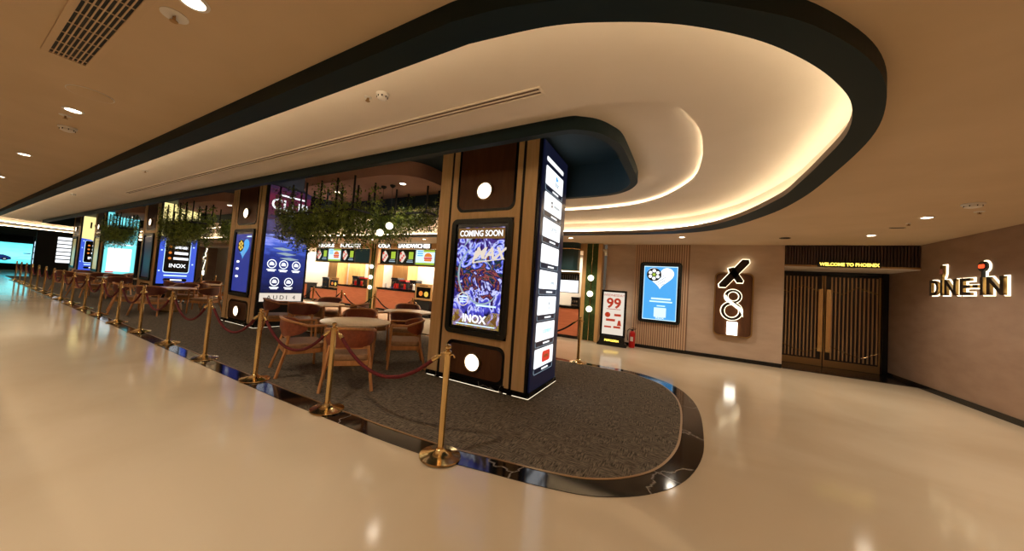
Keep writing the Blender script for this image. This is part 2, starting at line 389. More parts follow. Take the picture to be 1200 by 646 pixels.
def leaf(n,x0,x1,hx):
    M_pan=mat('door_dark_panel',(34,22,16),.3)
    d=thing(f'door_{n}',None,None,((x0+x1)/2,12.58,0)); d['kind']='structure'; w=(x1-x0)/2
    obj('door_panel',box(nb(),-w,w,0,.05,.012,2.49),M_pan,d)
    bm=nb()
    for s in (-1,1): box(bm,s*w-(.03 if s>0 else 0),s*w+(0 if s>0 else .03),-.02,0,.2,2.49)
    obj('door_stile',bm,M_bronze,d)
    bm=nb(); N=13
    for i in range(N):
        cx=-w+.07+i*(2*w-.14)/(N-1)
        if abs(cx-hx)<.07: continue
        box(bm,cx-.014,cx+.014,-.03,0,.24,2.46)
    obj('slat_screen',bm,mat('bronze_slat',(196,160,118),.38,metal=.7),d)
    bm=nb()
    zz=[(.05,2.16),(.3,2.24),(.55,2.16),(.78,2.04)]
    P=[(-w+.06+t*(2*w-.12),-.046,z+(0.0)) for t,z in ((0,2.12),(.3,2.0),(.6,2.2),(1,2.05))]; tube(bm,P,.006,6)
    P=[(-w+.06+t*(2*w-.12),-.046,z) for t,z in ((0,.62),(.45,.42),(.7,.36),(1,.52))]; tube(bm,P,.006,6)
    obj('ornament_line',bm,M_brass,d)
    obj('kick_plate',box(nb(),-w,w,-.012,0,.02,.2),M_bronze,d)
    bm=nb(); box(bm,hx-.045,hx+.045,-.1,-.07,.42,2.12)
    for z in (.6,1.9): box(bm,hx-.02,hx+.02,-.07,0,z,z+.05)
    obj('door_handle',bm,M_brass,d)
leaf(1,2.38,3.44,.46); leaf(2,3.46,4.52,-.46)
# LED message sign
s=thing('message_sign','amber lit message strip reading welcome above the double doors','sign',(3.49,YF-.03,2.685))
obj('sign_housing',box(nb(),-.53,.53,-.05,0,-.065,.065),M_matte,s)
text('lettering','WELCOME TO PHOENIX',.105,E_msg,s,0,0,-.05,.004,.003,sx=.86)
# slatted oak panel
bm=nb(); box(bm,-1.19,.26,YF-.012,YF+.01,.1,ZC)
struct(obj('trim_9',bm,M_groove),'backing of the pale slatted wall panel','wall trim')
bm=nb(); x=-1.19
while x<.25: box(bm,x,x+.036,YF-.04,YF-.012,.1,ZC-.002); x+=.06
struct(obj('trim_10',bm,M_slat),'pale oak vertical slats behind the wall mounted blue screen','wall trim')
# ------------------------------------------------------------------ display screens
def filmheart(par,cx,cz,s,y,hm,disc=E_black,hole=E_screenw,hub=E_green):
    P=[]
    for i in range(40):
        t=2*PI*i/40; P.append((cx+s*.062*16*math.sin(t)**3,cz+s*.062*(13*math.cos(t)-5*math.cos(2*t)-2*math.cos(3*t)-math.cos(4*t))))
    plate('heart_emblem',P,hm,par,y)
    rx=cx-s*.47; rz=cz+s*.16
    plate('film_reel_emblem',circ(rx,rz,s*.55),disc,par,y-.002)
    bm=nb()
    for k in range(6):
        a=PI/2+k*PI/3; prism(bm,circ(rx+s*.32*math.cos(a),rz+s*.32*math.sin(a),s*.135,16),y-.006,y-.004)
    obj('reel_hole',bm,hole,par); plate('reel_hub',circ(rx,rz,s*.12,16),hub,par,y-.004)
    bm=nb()
    for k,(w) in enumerate((.5,.7,.55,.34)):
        c=(cx+s*(.02+.05*k),cz-s*(.05+.2*k)); d=w*s*.5
        prism(bm,[(c[0]-d,c[1]-d*.75),(c[0]-d+.02*s,c[1]-d*.75-.05*s),(c[0]+d,c[1]+d*.75-.05*s),(c[0]+d-.02*s,c[1]+d*.75)],y-.004,y-.002)
    obj('heart_line',bm,E_grey,par)
def display(name,label,loc,rz,w,h,z0,fw,rad,glassm,fm=M_frame,depth=.05,cat='screen',group=None):
    """wall screen: rounded frame and glass; local x centre 0, z from z0"""
    d=thing(name,label,cat,loc,rz,group)
    cz=z0+h/2
    ringprism(b:=nb(),rr(0,cz,w,h,rad),rr(0,cz,w-2*fw,h-2*fw,max(.008,rad-fw)),-depth,0)
    obj('frame',b,fm,d)
    plate('screen',rr(0,cz,w-2*fw+.004,h-2*fw+.004,max(.008,rad-fw)),glassm,d,-.01,.012)
    return d
# big wall display with heart reel
d=display('wall_display','black framed blue portrait screen on the pale slatted wall, heart and film reel',(-.475,YF-.04,0),0,1.12,1.82,.80,.05,.1,E_black,cat='screen')
plate('picture',rect(-.44,.45,.89,2.5),E_blue,d,-.024)
bars('picture_border',[(-.44,.45,2.48,2.5),(-.44,.45,.89,.91),(-.44,-.425,.89,2.5),(.435,.45,.89,2.5)],E_lblue,d,-.026)
filmheart(d,.0,2.19,.36,-.026,E_screenw)
bars('text_line',[(-.22,.3,1.5,1.55),(-.26,.34,1.42,1.46),(-.06,.16,1.3,1.33)],E_lblue,d,-.026)
plate('white_square',rect(-.13,.19,.98,1.26),E_lblue,d,-.026)
text('lettering','INOX',.09,E_screenw,d,.03,.955,-.028)
# ------------------------------------------------------------------ clad columns
def column(x,label,first=None):
    if first: return dup(first,(x,4.474,0),label=label)
    c=thing('clad_column',label,'column',(x,4.474,0))
    obj('core',box(nb(),-.90,.90,.015,1.24,0,3.85),M_matte,c)
    bm=nb()
    for a,b in ((-.92,-.705),(-.655,-.54),(.54,.625),(.675,.87)): box(bm,a,b,0,.03,.085,3.85)
    # cross rails between the rounded panels
    def rail(z0,z1,rt,rb):
        P=[(-.54,z0)]
        # lower edge arcs bite upwards into the rail from the panel below
        P=[(-.54,z0)]+[(.54,z0),(.54,z1),(-.54,z1)]
        prism(bm,P,0,.03)
    rail(.66,.76,0,0); rail(2.64,2.75,0,0)
    for (cx,cz,sx,sz) in ((-.54,.66,1,-1),(.54,.66,-1,-1),(-.54,2.75,1,1),(.54,2.75,-1,1)):
        R=.12; P=[(cx,cz)]+[(cx+sx*R-sx*R*math.cos(a),cz+sz*R-sz*R*math.sin(a)) for a in [PI/2*k/6 for k in range(7)]][::-1]
        prism(bm,P,0,.03)
    obj('cladding',bm,M_colw,c)
    b=nb()
    ringprism(b,rr(0,.37,1.085,.555,.135),rr(0,.37,1.0,.47,.1),-.006,.03)
    prism(b,rr(0,2.78,1.085,.03,.014,3),-.002,.028) if False else None
    obj('black_reveal',b,M_black,c)
    b=nb(); n_=7; o_=[(-.5425,3.85)]+[(-.5425+.135-.135*math.cos(a),2.755+.135-.135*math.sin(a)) for a in [PI/2*k/6 for k in range(7)]]+[(.5425-.135+.135*math.cos(a),2.755+.135-.135*math.sin(a)) for a in [PI/2-PI/2*k/6 for k in range(7)]]+[(.5425,3.85)]
    i_=[(-.5,3.85)]+[(-.5+.11-.11*math.cos(a),2.795+.11-.11*math.sin(a)) for a in [PI/2*k/6 for k in range(7)]]+[(.5-.11+.11*math.cos(a),2.795+.11-.11*math.sin(a)) for a in [PI/2-PI/2*k/6 for k in range(7)]]+[(.5,3.85)]
    ringprism(b,o_,i_,-.006,.03); obj('black_reveal',b,M_black,c)
    pan=prism(nb(),rr(0,.37,1.03,.5,.11),-.004,.02); lo=obj('panel',pan,M_brown,c)
    pan=prism(nb(),[(-.515,3.85)]+[(-.515+.11-.11*math.cos(a),2.78+.11-.11*math.sin(a)) for a in [PI/2*k/6 for k in range(7)]]+[(.515-.11+.11*math.cos(a),2.78+.11-.11*math.sin(a)) for a in [PI/2-PI/2*k/6 for k in range(7)]]+[(.515,3.85)],-.004,.02)
    up=obj('panel',pan,M_brown,c)
    for par,z in ((lo,.36),(up,3.075)):
        bm=nb(); ringprism(bm,circ(0,z,.15),circ(0,z,.128),-.05,-.003); obj('lamp_ring',bm,M_bronze,par)
        bm=nb(); prism(bm,circ(0,z,.13),-.042,-.006); obj('lamp_disc',bm,E_warm,par)
    bm=nb(); box(bm,-.93,.91,-.012,.03,0,.085); box(bm,-.93,-.90,.03,1.24,0,.085); box(bm,.5,.56,-.03,0,.0,.11); box(bm,.62,.70,-.03,0,0,.085); box(bm,-.72,-.62,-.03,0,0,.085)
    obj('plinth',bm,M_marble,c)
    bm=nb(); box(bm,-.92,-.89,.03,1.24,.085,3.85); obj('side_panel',bm,M_matte,c)
    bm=nb(); box(bm,-.9,.95,-.020,-.014,.008,.012); box(bm,.952,.958,-.02,1.22,.008,.012)
    obj('floor_light_strip',bm,MATS.get('plinth_glow') or emi('plinth_glow',(255,238,205),.9),c)
    return c
col=column(-2.72,'tan and brown clad column nearest the camera, at the carpet\'s rounded end')
column(-10.43,'tan clad column beside the dark lounge advertisement, second from the island end',col)
column(-18.15,'clad column left of the blue and yellow screen, third from the island end',col)
column(-25.85,'clad column left of the bright cyan screen, fourth from the island end',col)
column(-30.9,'farthest clad column, beside the small blue and yellow 10 screen',col)
# poster screen on the nearest column
d=display('poster_screen','dark framed screen with swirling blue COMING SOON poster on nearest column',(-2.735,4.474,0),0,1.12,1.86,.77,.075,.1,E_black,cat='screen')
plate('picture',rect(-.43,.43,.9,2.49),E_art,d,-.024)
plate('title_band',rect(-.43,.43,2.31,2.48),E_brn,d,-.026)
text('lettering','COMING SOON',.135,E_screenw,d,0,2.395,-.028,off=.002,sx=.82)
b=nb(); prism(b,[(-.43,.9),(.43,.9),(.43,1.16),(.28,1.16),(.2,1.08),(-.2,1.08),(-.28,1.16),(-.43,1.16)],-.026,-.024); obj('footer_band',b,E_gold,d)
text('lettering','INOX',.17,E_screenw,d,-.02,1.035,-.028,off=.004)
for s in (-1,1): plate('corner_chevron',[(s*.4,1.12),(s*.27,1.03),(s*.4,.94),(s*.38,1.03)],E_brn,d,-.027)
t=text('lettering','MAX',.25,E_poster,d,.17,2.08,-.028,off=.008,shear=.3)
text('lettering','I',.25,E_poster,d,-.11,2.02,-.028,off=.008,shear=.3)
plate('title_underline',[(-.12,1.93),(.4,2.0),(.4,1.985),(-.12,1.91)],E_poster,d,-.026)
P=[]
b=nb(); ringprism(b,circ(-.25,1.33,.11),circ(-.25,1.33,.095),-.027,-.024); obj('seal',b,E_poster,d)
bars('text_line',[(-.33,-.17,1.36,1.38),(-.32,-.18,1.32,1.335),(-.3,-.2,1.28,1.295),(.0,.36,1.24,1.265),(-.36,.36,.93,.945)],E_lblue,d,-.026)
def arcpoly(cx,cz,r,a0,a1,w,n=18):
    A=[math.radians(a0+(a1-a0)*i/n) for i in range(n+1)]
    return [(cx+r*math.cos(a),cz+r*1.15*math.sin(a)) for a in A]+[(cx+(r-w*math.sin(PI*i/n))*math.cos(a),cz+(r-w*math.sin(PI*i/n))*1.15*math.sin(a)) for i,a in list(enumerate(A))[::-1]][1:-1]
for a in ((0,1.75,.39,95,270,.035),(-.02,2.0,.33,60,170,.03),(.08,1.6,.30,200,340,.03),(.05,1.72,.22,20,150,.02)):
    plate('light_swirl',arcpoly(*a),E_grey,d,-.0255,.001)
# side directory sign on nearest column
s=thing('directory_sign','tall navy directory sign with stacked white boxes on the nearest column\'s side','sign',(-1.815,5.09,0),PI/2)
obj('sign_panel',box(nb(),-.57,.57,-.04,0,.09,3.8),emi('screen_dim_navy',(34,38,70),.24),s)
obj('edge_post',box(nb(),-.615,-.575,-.02,0,.06,3.84),M_black,s)
obj('plinth',box(nb(),-.6,.59,-.05,0,0,.085),M_marble,s)
plate('header_bar',rr(-.055,3.565,.8,.07,.03),E_screenw,s,-.04)
for i in range(8):
    zt=3.46-.397*i
    bx=plate('light_box',rr(-.055,zt-.145,.81,.28,.02,3),E_screenw,s,-.04,.006)
    bars('caption',[(-.13,.15,zt-.345,zt-.32)],E_screenw,s,-.04)
    b=nb(); tube(b,[(-.46,-.042,zt-.3),(-.46,-.042,zt-.35),(-.44,-.042,zt-.372),(.33,-.042,zt-.372),(.35,-.042,zt-.35),(.35,-.042,zt-.3)],.003,5); obj('outline',b,E_grey,s)
    y=-.047; m=zt-.145
    if i==0: bars('logo_mark',[(-.02,.04,m+.02,m+.09),(.05,.09,m+.03,m+.07)],E_blue,bx,y); text('logo_mark','ibar',.13,E_grey,bx,.04,m-.03,y)
    elif i==1:
        b=nb(); ringprism(b,circ(-.14,m,.05),circ(-.14,m,.025),y-.002,y); obj('logo_mark',b,E_black,bx); bars('logo_mark',[(-.04,.24,m-.025,m+.015)],E_grey,bx,y)
    elif i==2: text('logo_mark','onyx',.15,E_grey,bx,.02,m,y)
    elif i==3: pass
    elif i==4: text('logo_mark','lotus',.09,E_grey,bx,.12,m-.03,y)
    elif i==5: plate('logo_mark',circ(.02,m+.03,.025,12),E_grey,bx,y); bars('logo_mark',[(-.02,.06,m-.05,m-.035)],E_grey,bx,y)
    elif i==6: text('logo_mark','comfort',.12,E_cyan,bx,0,m+.01,y)
    else:
        plate('logo_mark',rr(.02,m,.36,.17,.05),E_red,bx,y); text('logo_mark','PEPPER',.07,E_brn,bx,.02,m,y-.003)
# lounge ad (column 2 side)
def sidead(label,x,gm,w=1.2,z0=.70,z1=3.84):
    s=thing('advertising_screen',label,'screen',(x,5.09,0),PI/2)
    obj('housing',box(nb(),-w/2,w/2+.04,-.05,0,.1,3.92),M_matte,s)
    plate('picture',rect(-w/2+.05,w/2-.02,z0,z1),gm,s,-.05,.004)
    return s
s=sidead('tall dark lounge advertisement screen with round white icons on second column',-9.525,E_club,z0=.94)
plate('name_board',rect(-.56,.56,.70,.925),E_poster,s,-.05,.01)
text('lettering','AUDI 4',.16,E_black,s,.0,.81,-.061,sx=1.1,spacing=1.5)
text('lettering','CLUB',.42,E_screenw,s,.02,3.35,-.055,off=.004)
bars('text_line',[(-.3,.42,3.60,3.64),(-.3,.1,3.08,3.12),(.16,.4,3.08,3.12)],E_screenw,s,-.055)
for cx,cz in ((-.33,1.72),(-.02,1.72),(.33,1.72),(-.22,1.24),(.16,1.24)):
    b=nb(); ringprism(b,circ(cx,cz,.12,28),circ(cx,cz,.1,28),-.058,-.054); o=obj('icon_ring',b,E_screenw,s)
    plate('icon',[(cx-.06,cz-.04),(cx+.06,cz-.04),(cx+.06,cz+.01),(cx+.025,cz+.05),(cx-.03,cz+.055),(cx-.06,cz+.01)],E_screenw,s,-.054)
    bars('caption',[(cx-.12,cx+.12,cz-.17,cz-.145),(cx-.09,cx+.09,cz-.205,cz-.18)],E_screenw,s,-.054)
for i in range(3):
    z=2.15-.13*i; b=nb(); prism(b,[(-.35+.1*i,z),(-.05+.1*i,z-.05),(.2+.1*i,z+.0),(-.1+.1*i,z+.04)],-.056,-.054); obj('recliner_highlight',b,E_grey,s)
def popad(label,x):
    s=sidead(label,x,E_royal)
    plate('yellow_field',[(-.55,3.84),(-.55,2.55),(-.2,2.5),(.1,2.33),(.58,2.55),(.58,3.84)],E_yellow,s,-.055)
    text('lettering','10',.5,E_black,s,-.12,3.35,-.059,off=.01)
    plate('panel_outline',rr(-.0,1.78,.8,1.3,.08),E_lblue,s,-.056)
    plate('menu_panel',rr(0,1.79,.76,1.26,.07),E_black,s,-.059)
    bars('text_line',[(-.1,.3,2.1,2.2),(-.1,.32,1.87,1.97),(-.12,.34,1.66,1.75)],E_screenw,s,-.062)
    for z in (2.15,1.92,1.7): plate('snack_icon',circ(-.23,z,.05,12),E_orange,s,-.062)
    text('lettering','INOX',.2,E_screenw,s,.02,1.42,-.062,off=.004)
    bars('caption',[(-.35,.35,1.0,1.05)],E_lblue,s,-.056)
    plate('black_label',rr(0,.85,.72,.13,.06),E_black,s,-.056); bars('caption',[(-.15,.2,.83,.88)],E_screenw,s,-.06)
    b=nb()
    for q in ((-.48,2.0),(-.5,1.2),(.48,2.2),(.49,1.5),(-.45,2.4)): prism(b,rr(q[0],q[1],.05,.05,.015,2),-.058,-.056)
    obj('confetti',b,E_lblue,s)
    return s
popad('tall blue and yellow snack screen with black menu box, larger of the two, third column',-17.24)
s=sidead('tall cyan and white screen with 24x7 lettering on the fourth column',-24.94,E_cyan)
text('lettering','24x7',.2,E_black,s,.2,2.5,-.055); bars('text_line',[(-.35,0,2.45,2.53),(-.4,.45,2.22,2.27)],E_screenw,s,-.055)
plate('white_box',rr(0,1.45,.85,1.2,.04),E_screenw,s,-.055); plate('red_stroke',rr(-.3,.82,.3,.06,.03),E_red,s,-.056)
popad('small far blue and yellow snack screen on the farthest column',-29.98)
# column front screens
def colscreen(label,x,kind):
    d=display('column_display',label,(x,4.474,0),0,1.12,1.86,.77,.075,.1,E_black)
    if kind=='heart':
        plate('picture',rect(-.43,.43,.9,2.49),E_cobalt,d,-.024)
        filmheart(d,.03,2.12,.31,-.026,E_blue,hole=E_gold,hub=E_gold)
        for z in (1.72,1.52,1.31): plate('text_blob',rr(-.2,z,.16,.06,.03),E_screenw,d,-.026)
        plate('grey_panel',rr(-.02,1.32,.34,.5,.03),E_cobalt,d,-.025)
        plate('reflection_bar',rr(.3,2.42,.25,.03,.01),E_lblue,d,-.026)
    else:
        plate('picture',rect(-.43,.43,.9,2.49),kind,d,-.024)
colscreen('deep blue heart and film reel screen on the second column\'s front',-10.43,'heart')
colscreen('unlit dark screen on the front of the third column',-18.15,mat('dim_screen',(20,22,34),.3,emit=(30,30,60),es=.25))
colscreen('pale yellow lit screen on the front of the fourth column',-25.85,emi('screen_dull_yellow',(196,176,110),.6))
colscreen('yellowish lit screen on the front of the farthest column',-30.9,emi('screen_dull_yellow2',(180,160,100),.55))
# ------------------------------------------------------------------ canopies with downlights
def downlight(loc,label,group=None,r=.06,e=0,spot=True,size=2.4,blend=.9,col=(1,.88,.72)):
    d=thing('downlight',label,'downlight',loc,0,group)
    b=nb(); lathe(b,[(r+.022,0),(r+.02,-.006),(r,-.008),(r,-.001)],24,cap=False); obj('trim_ring',b,M_white,d,True)
    b=nb(); lathe(b,[(r,-.003),(r*.5,-.004),(.001,-.004)],24,cap=False); obj('diffuser',b,E_down,d)
    if e:
        L=bpy.data.lights.new('downlight_beam','SPOT'); L.energy=e; L.color=col; L.spot_size=size; L.spot_blend=blend; L.shadow_soft_size=.09
        o=bpy.data.objects.new('downlight_beam',L); C.objects.link(o); o.parent=d; o.location=(0,0,-.03)
    return d
ORD=['nearest','second','third','fourth','fifth','sixth','seventh','eighth','ninth','tenth','eleventh','twelfth','thirteenth','fourteenth','fifteenth','sixteenth','seventeenth','eighteenth','nineteenth','twentieth']
for i,(x0,x1,wh) in enumerate(((-8.4,-4.32,'between the first and second columns'),(-16.2,-12.05,'between the second and third columns'),(-23.9,-19.8,'between the third and fourth columns'))):
    b=nb(); P=catmull([(x0+.3,5.80),(x0,5.2),(x0+.3,4.68),(x0+1.0,4.39),(x1-1.2,4.37),(x1-.5,4.44),(x1-.12,4.7),(x1,5.1),(x1-.05,5.46),(x1-.3,5.80)],5)
    prism(b,P,3.56,3.85,'z')
    tag(obj('ceiling_canopy',b,M_salmon),'rounded salmon ceiling canopy hanging '+wh,'canopy')
    downlight((x1-.72,4.94,3.56),'small downlight set in the salmon canopy '+wh,e=12)
    downlight((x0+1.2,4.94,3.56),'downlight at the far left of the salmon canopy '+wh,e=12)
# ------------------------------------------------------------------ outer downlights
xs=[-2.57,-5.75,-9.27,-12.77,-16.3,-19.8,-23.3,-26.8,-30.3]
for i,x in enumerate(xs):
    downlight((x,.7,ZC),f'round recessed downlight outside the dark band, {ORD[i]} in the left row counted from camera','downlights in the outer ceiling row',e=85)
for k,x in enumerate((-5.7,-8.6,-11.5,-14.4,-17.3)): downlight((x,9.8,ZC),f'downlight in front of the kiosk fascia, {ORD[k+1]} from the right','downlights along the kiosk front',e=110)
for x,y,l in ((3.36,9.77,'round downlight in front of the double doors'),(3.36,8.01,'round downlight nearer the camera than the one before the doors'),(-2.84,9.79,'downlight just right of the nearest column near the back kiosk'),(.03,9.8,'downlight above the wall mounted blue screen')):
    downlight((x,y,ZC),l,e=85 if x>3 else 90)
for x,y,e in ((.9,-1.2,120),(3.3,1.2,120),(3.36,4.6,110),(-2.6,-2.2,80),(-7,-2.2,60)):  # unseen spots without fixtures, added outside the view to light the lobby
    L=bpy.data.lights.new('unseen_fill_spot','SPOT'); L.energy=e; L.color=(1,.88,.72); L.spot_size=2.5; L.spot_blend=.9; L.shadow_soft_size=.09
    o=bpy.data.objects.new('unseen_fill_spot',L); C.objects.link(o); o.location=(x,y,ZC-.03)
for x,y,l in ((2.08,10.04,'unlit black recessed spotlight left of the double doors'),):
    d=thing('recessed_spotlight',l,'spotlight',(x,y,ZC)); b=nb(); lathe(b,[(.1,0),(.1,-.01),(.075,-.012),(.07,.0)],20,cap=False); obj('trim_ring',b,M_black,d,True)
    b=nb(); lathe(b,[(.072,-.002),(.03,-.004),(.001,-.004)],20,cap=False); obj('lens',b,M_matte,d)
# ceiling fittings
def sprinkler(x,y,z,label,r=.05):
    d=thing('fire_sprinkler',label,'sprinkler',(x,y,z+.002)); b=nb(); lathe(b,[(r,0),(r,-.006),(r*.5,-.012)],20); obj('cover_plate',b,M_white,d,True)
    b=nb(); lathe(b,[(.008,-.01),(.008,-.035),(.022,-.04),(.022,-.043)],12); obj('nozzle',b,M_bronze,d)
    b=nb()
    for s in (-1,1): tube(b,[(s*.018,0,-.012),(s*.02,0,-.025),(s*.006,0,-.038)],.003,5)
    obj('yoke_arm',b,M_bronze,d)
def detector(x,y,z,label,r=.055):
    d=thing('smoke_detector',label,'smoke detector',(x,y,z)); b=nb(); lathe(b,[(r,0),(r,-.015),(r*.85,-.022)],24); obj('base',b,M_white,d,True)
    b=nb(); lathe(b,[(r*.8,-.022),(r*.75,-.045),(r*.45,-.055)],24); obj('chamber',b,M_white,d,True)
    b=nb()
    for k in range(8):
        a=k*PI/4; box(b,r*.78*math.cos(a)-.004,r*.78*math.cos(a)+.004,r*.78*math.sin(a)-.004,r*.78*math.sin(a)+.004,-.042,-.026)
    obj('vent_slot',b,M_matte,d)
sprinkler(-2.83,.69,ZC,'sprinkler head beside the ceiling grille at top left',.07)
sprinkler(-6.06,.69,ZC,'sprinkler head between the left downlights',.05)
detector(-6.6,.78,ZC,'white smoke detector on the left outer ceiling',.08)
detector(-2.51,2.1,Z1,'white smoke detector on the cream inner ceiling',.06)
sprinkler(-2.69,2.08,Z1,'small sprinkler beside the detector on the cream inner ceiling',.035)
sprinkler(-9.15,2.08,Z1,'faint sprinkler farther along the cream inner ceiling',.05)
detector(-15.2,2.05,Z1,'distant small detector near the left end of the cream ceiling',.06)
detector(3.40,7.14,ZC,'large white domed smoke detector near the right wall',.1)
sprinkler(3.71,7.67,ZC,'sprinkler beside the domed detector near the right wall',.05)
sprinkler(3.36,8.5,ZC,'small sprinkler between the two right downlights',.03)
d=thing('ceiling_speaker','flat grey slot plate between the right downlights','ceiling fitting',(3.39,8.91,ZC)); b=nb(); prism(b,rr(0,0,.2,.05,.02,3),-.008,0,'z'); obj('cover',b,M_grey,d); b=nb(); prism(b,rr(0,0,.16,.02,.009,3),-.012,-.008,'z'); obj('slot',b,M_matte,d)
d=thing('access_panel','round white access plate set flush in the left ceiling','ceiling plate',(-4.99,.7,ZC+.002)); b=nb(); lathe(b,[(.15,0),(.15,-.008),(.135,-.012)],32); obj('plate',b,M_ceil,d,True); b=nb(); ringprism(b,circ(0,0,.158),circ(0,0,.15),-.006,0,'z'); obj('rim',b,M_white,d)
# big air grille
g=thing('air_grille','long rectangular air grille in the top left ceiling','air vent',(-3.0,.46,ZC))
b=nb(); ringprism(b,rr(0,0,2.6,.26,.01,1),rr(0,0,2.54,.19,.005,1),-.014,0,'z'); obj('frame',b,M_ceil,g)
obj('backing',box(nb(),-1.28,1.28,-.098,.098,-.003,-.001),M_matte,g)
b=nb()
for k in range(9): yy=-.096+.024*k; box(b,-1.27,1.27,yy-.0035,yy+.0035,-.012,-.004)
for k in range(13): xx=-1.2+.2*k; box(b,xx-.004,xx+.004,-.096,.096,-.01,-.004)
obj('louvre',b,M_ceil,g)
# linear slot diffuser
g=thing('slot_diffuser','long thin linear air diffuser in the cream inner ceiling','air vent',(-7.0,2.64,Z1))
b=nb(); ringprism(b,rect(-5.9,5.9,-.06,.06),rect(-5.88,5.88,-.045,.045),-.01,0,'z'); box(b,-5.88,5.88,-.004,.004,-.01,0); obj('frame',b,M_cream,g)
b=nb()
for s in (-1,1): box(b,-5.88,5.88,s*.024-.012,s*.024+.012,-.004,-.001)
obj('slot',b,M_lip,g)
# ------------------------------------------------------------------ rope barriers
def make_post():
    p=thing('rope_stanchion','x','stanchion')
    b=nb(); lathe(b,[(.185,0),(.19,.008),(.186,.018),(.12,.034),(.055,.056),(.036,.075),(.036,.085)],36); obj('base',b,M_brass,p,True)
    b=nb(); lathe(b,[(.03,.08),(.03,.93)],24); obj('pole',b,M_brass,p,True)
    b=nb(); lathe(b,[(.03,.925),(.037,.93),(.037,.95),(.022,.958),(.016,.966),(.026,.976),(.03,.99),(.024,1.006),(.008,1.014)],24); obj('finial',b,M_brass,p,True)
    for s in (-1,1):
        b=nb(); tube(b,[(s*.03,0,.915),(s*.055,0,.93),(s*.075,0,.918),(s*.078,0,.9)],.007,8); obj('hook',b,M_brass,p,True)
    return p
def make_rope(m,L=1.66):
    r=thing('barrier_rope','x','rope')
    h=L/2-.075; sag=.3; pts=[]
    for i in range(25):
        t=-1+2*i/24; pts.append((t*(h-.07),0,.86-sag*(1-t*t)**1.0*1.0))
    b=nb(); tube(b,pts,.019,10); obj('cord',b,m,r,True)
    for s in (-1,1):
        b=nb(); tube(b,[(s*(h+.005),0,.905),(s*(h-.02),0,.893),(s*(h-.05),0,.87),(s*(h-.09),0,.845)],[.006,.012,.024,.023],10); obj('end_clip',b,M_brass,r,True)
    return r
post=make_post(); rope=make_rope(M_velvet)
N1=18
for i in range(N1):
    x=-1.80-1.66*i
    lab=('brass rope stanchion nearest the camera, in front of the nearest column' if i==0 else
         f'brass rope stanchion on the front edge, {ORD[i]} from the nearest one')
    if i==0: post.location=(x,2.50,.006); post['label']=lab; post['group']='stanchions along the front edge'
    else: dup(post,(x,2.50,.006),0,lab,'stanchions along the front edge')
    if i<N1-1:
        lab=('red velvet rope hanging from the nearest stanchion' if i==0 else f'red velvet rope on the front edge, {ORD[i]} one from the nearest')
        if i==0: rope.location=(x-.83,2.5,.006); rope['label']=lab; rope['group']='red ropes along the front edge'
        else: dup(rope,(x-.83,2.5,.006),0,lab,'red ropes along the front edge')
brope=make_rope(M_vblack); firstb=True
rear=[-1.85-1.66*i for i in range(0,9)]+[-20.1,-21.76,-23.4]
for i,x in enumerate(rear):
    lab='brass stanchion with black rope standing alone right of the nearest column' if i==0 else f'brass stanchion on the rear edge by the kiosk, {ORD[i]} from the right'
    dup(post,(x,7.5,.006),0,lab,'stanchions along the rear edge')
    if i<len(rear)-1 and rear[i+1]>x-2:
        lab=f'black barrier rope on the rear edge by the kiosk, {ORD[i]} from the right' if i else 'black barrier rope leading behind the nearest column from its right'
        if firstb: brope.location=(x-.83,7.5,.006); brope['label']=lab; brope['group']='black ropes along the rear edge'; firstb=False
        else: dup(brope,(x-.83,7.5,.006),0,lab,'black ropes along the rear edge')
# ------------------------------------------------------------------ tables and chairs
def make_table():
    t=thing('round_table','x','table')
    b=nb(); lathe(b,[(.57,.715),(.6,.728),(.6,.745),(.59,.75),(.001,.75)],48,cap=False); lathe(b,[(.57,.715),(.001,.715)],48,cap=False); obj('tabletop',b,M_tab,t,True)
    b=nb(); lathe(b,[(.13,.26),(.13,.70),(.2,.715)],32); obj('pedestal',b,M_ped,t,True)
    b=nb(); lathe(b,[(.28,0),(.285,.01),(.27,.2),(.25,.26),(.13,.275)],40); obj('base',b,M_ped,t,True)
    b=nb(); lathe(b,[(.286,.004),(.288,.012),(.288,.05),(.282,.055)],40,cap=False); obj('kick_ring',b,M_brass,t,True)
    return t
def U(z0,z1,w,d,n=14,front=.22):
    """U shaped path: front right -> round the back -> front left"""
    P=[(w,front,z0)]
    for i in range(n+1):
        a=-PI*i/n; k=math.sin(PI*i/n)
        P.append((w*math.copysign(abs(math.cos(a))**.7,math.cos(a)),-d*abs(math.sin(a))**.8*1.0+.0,z0+(z1-z0)*k**.7))
    P.append((-w,front,z0)); return P
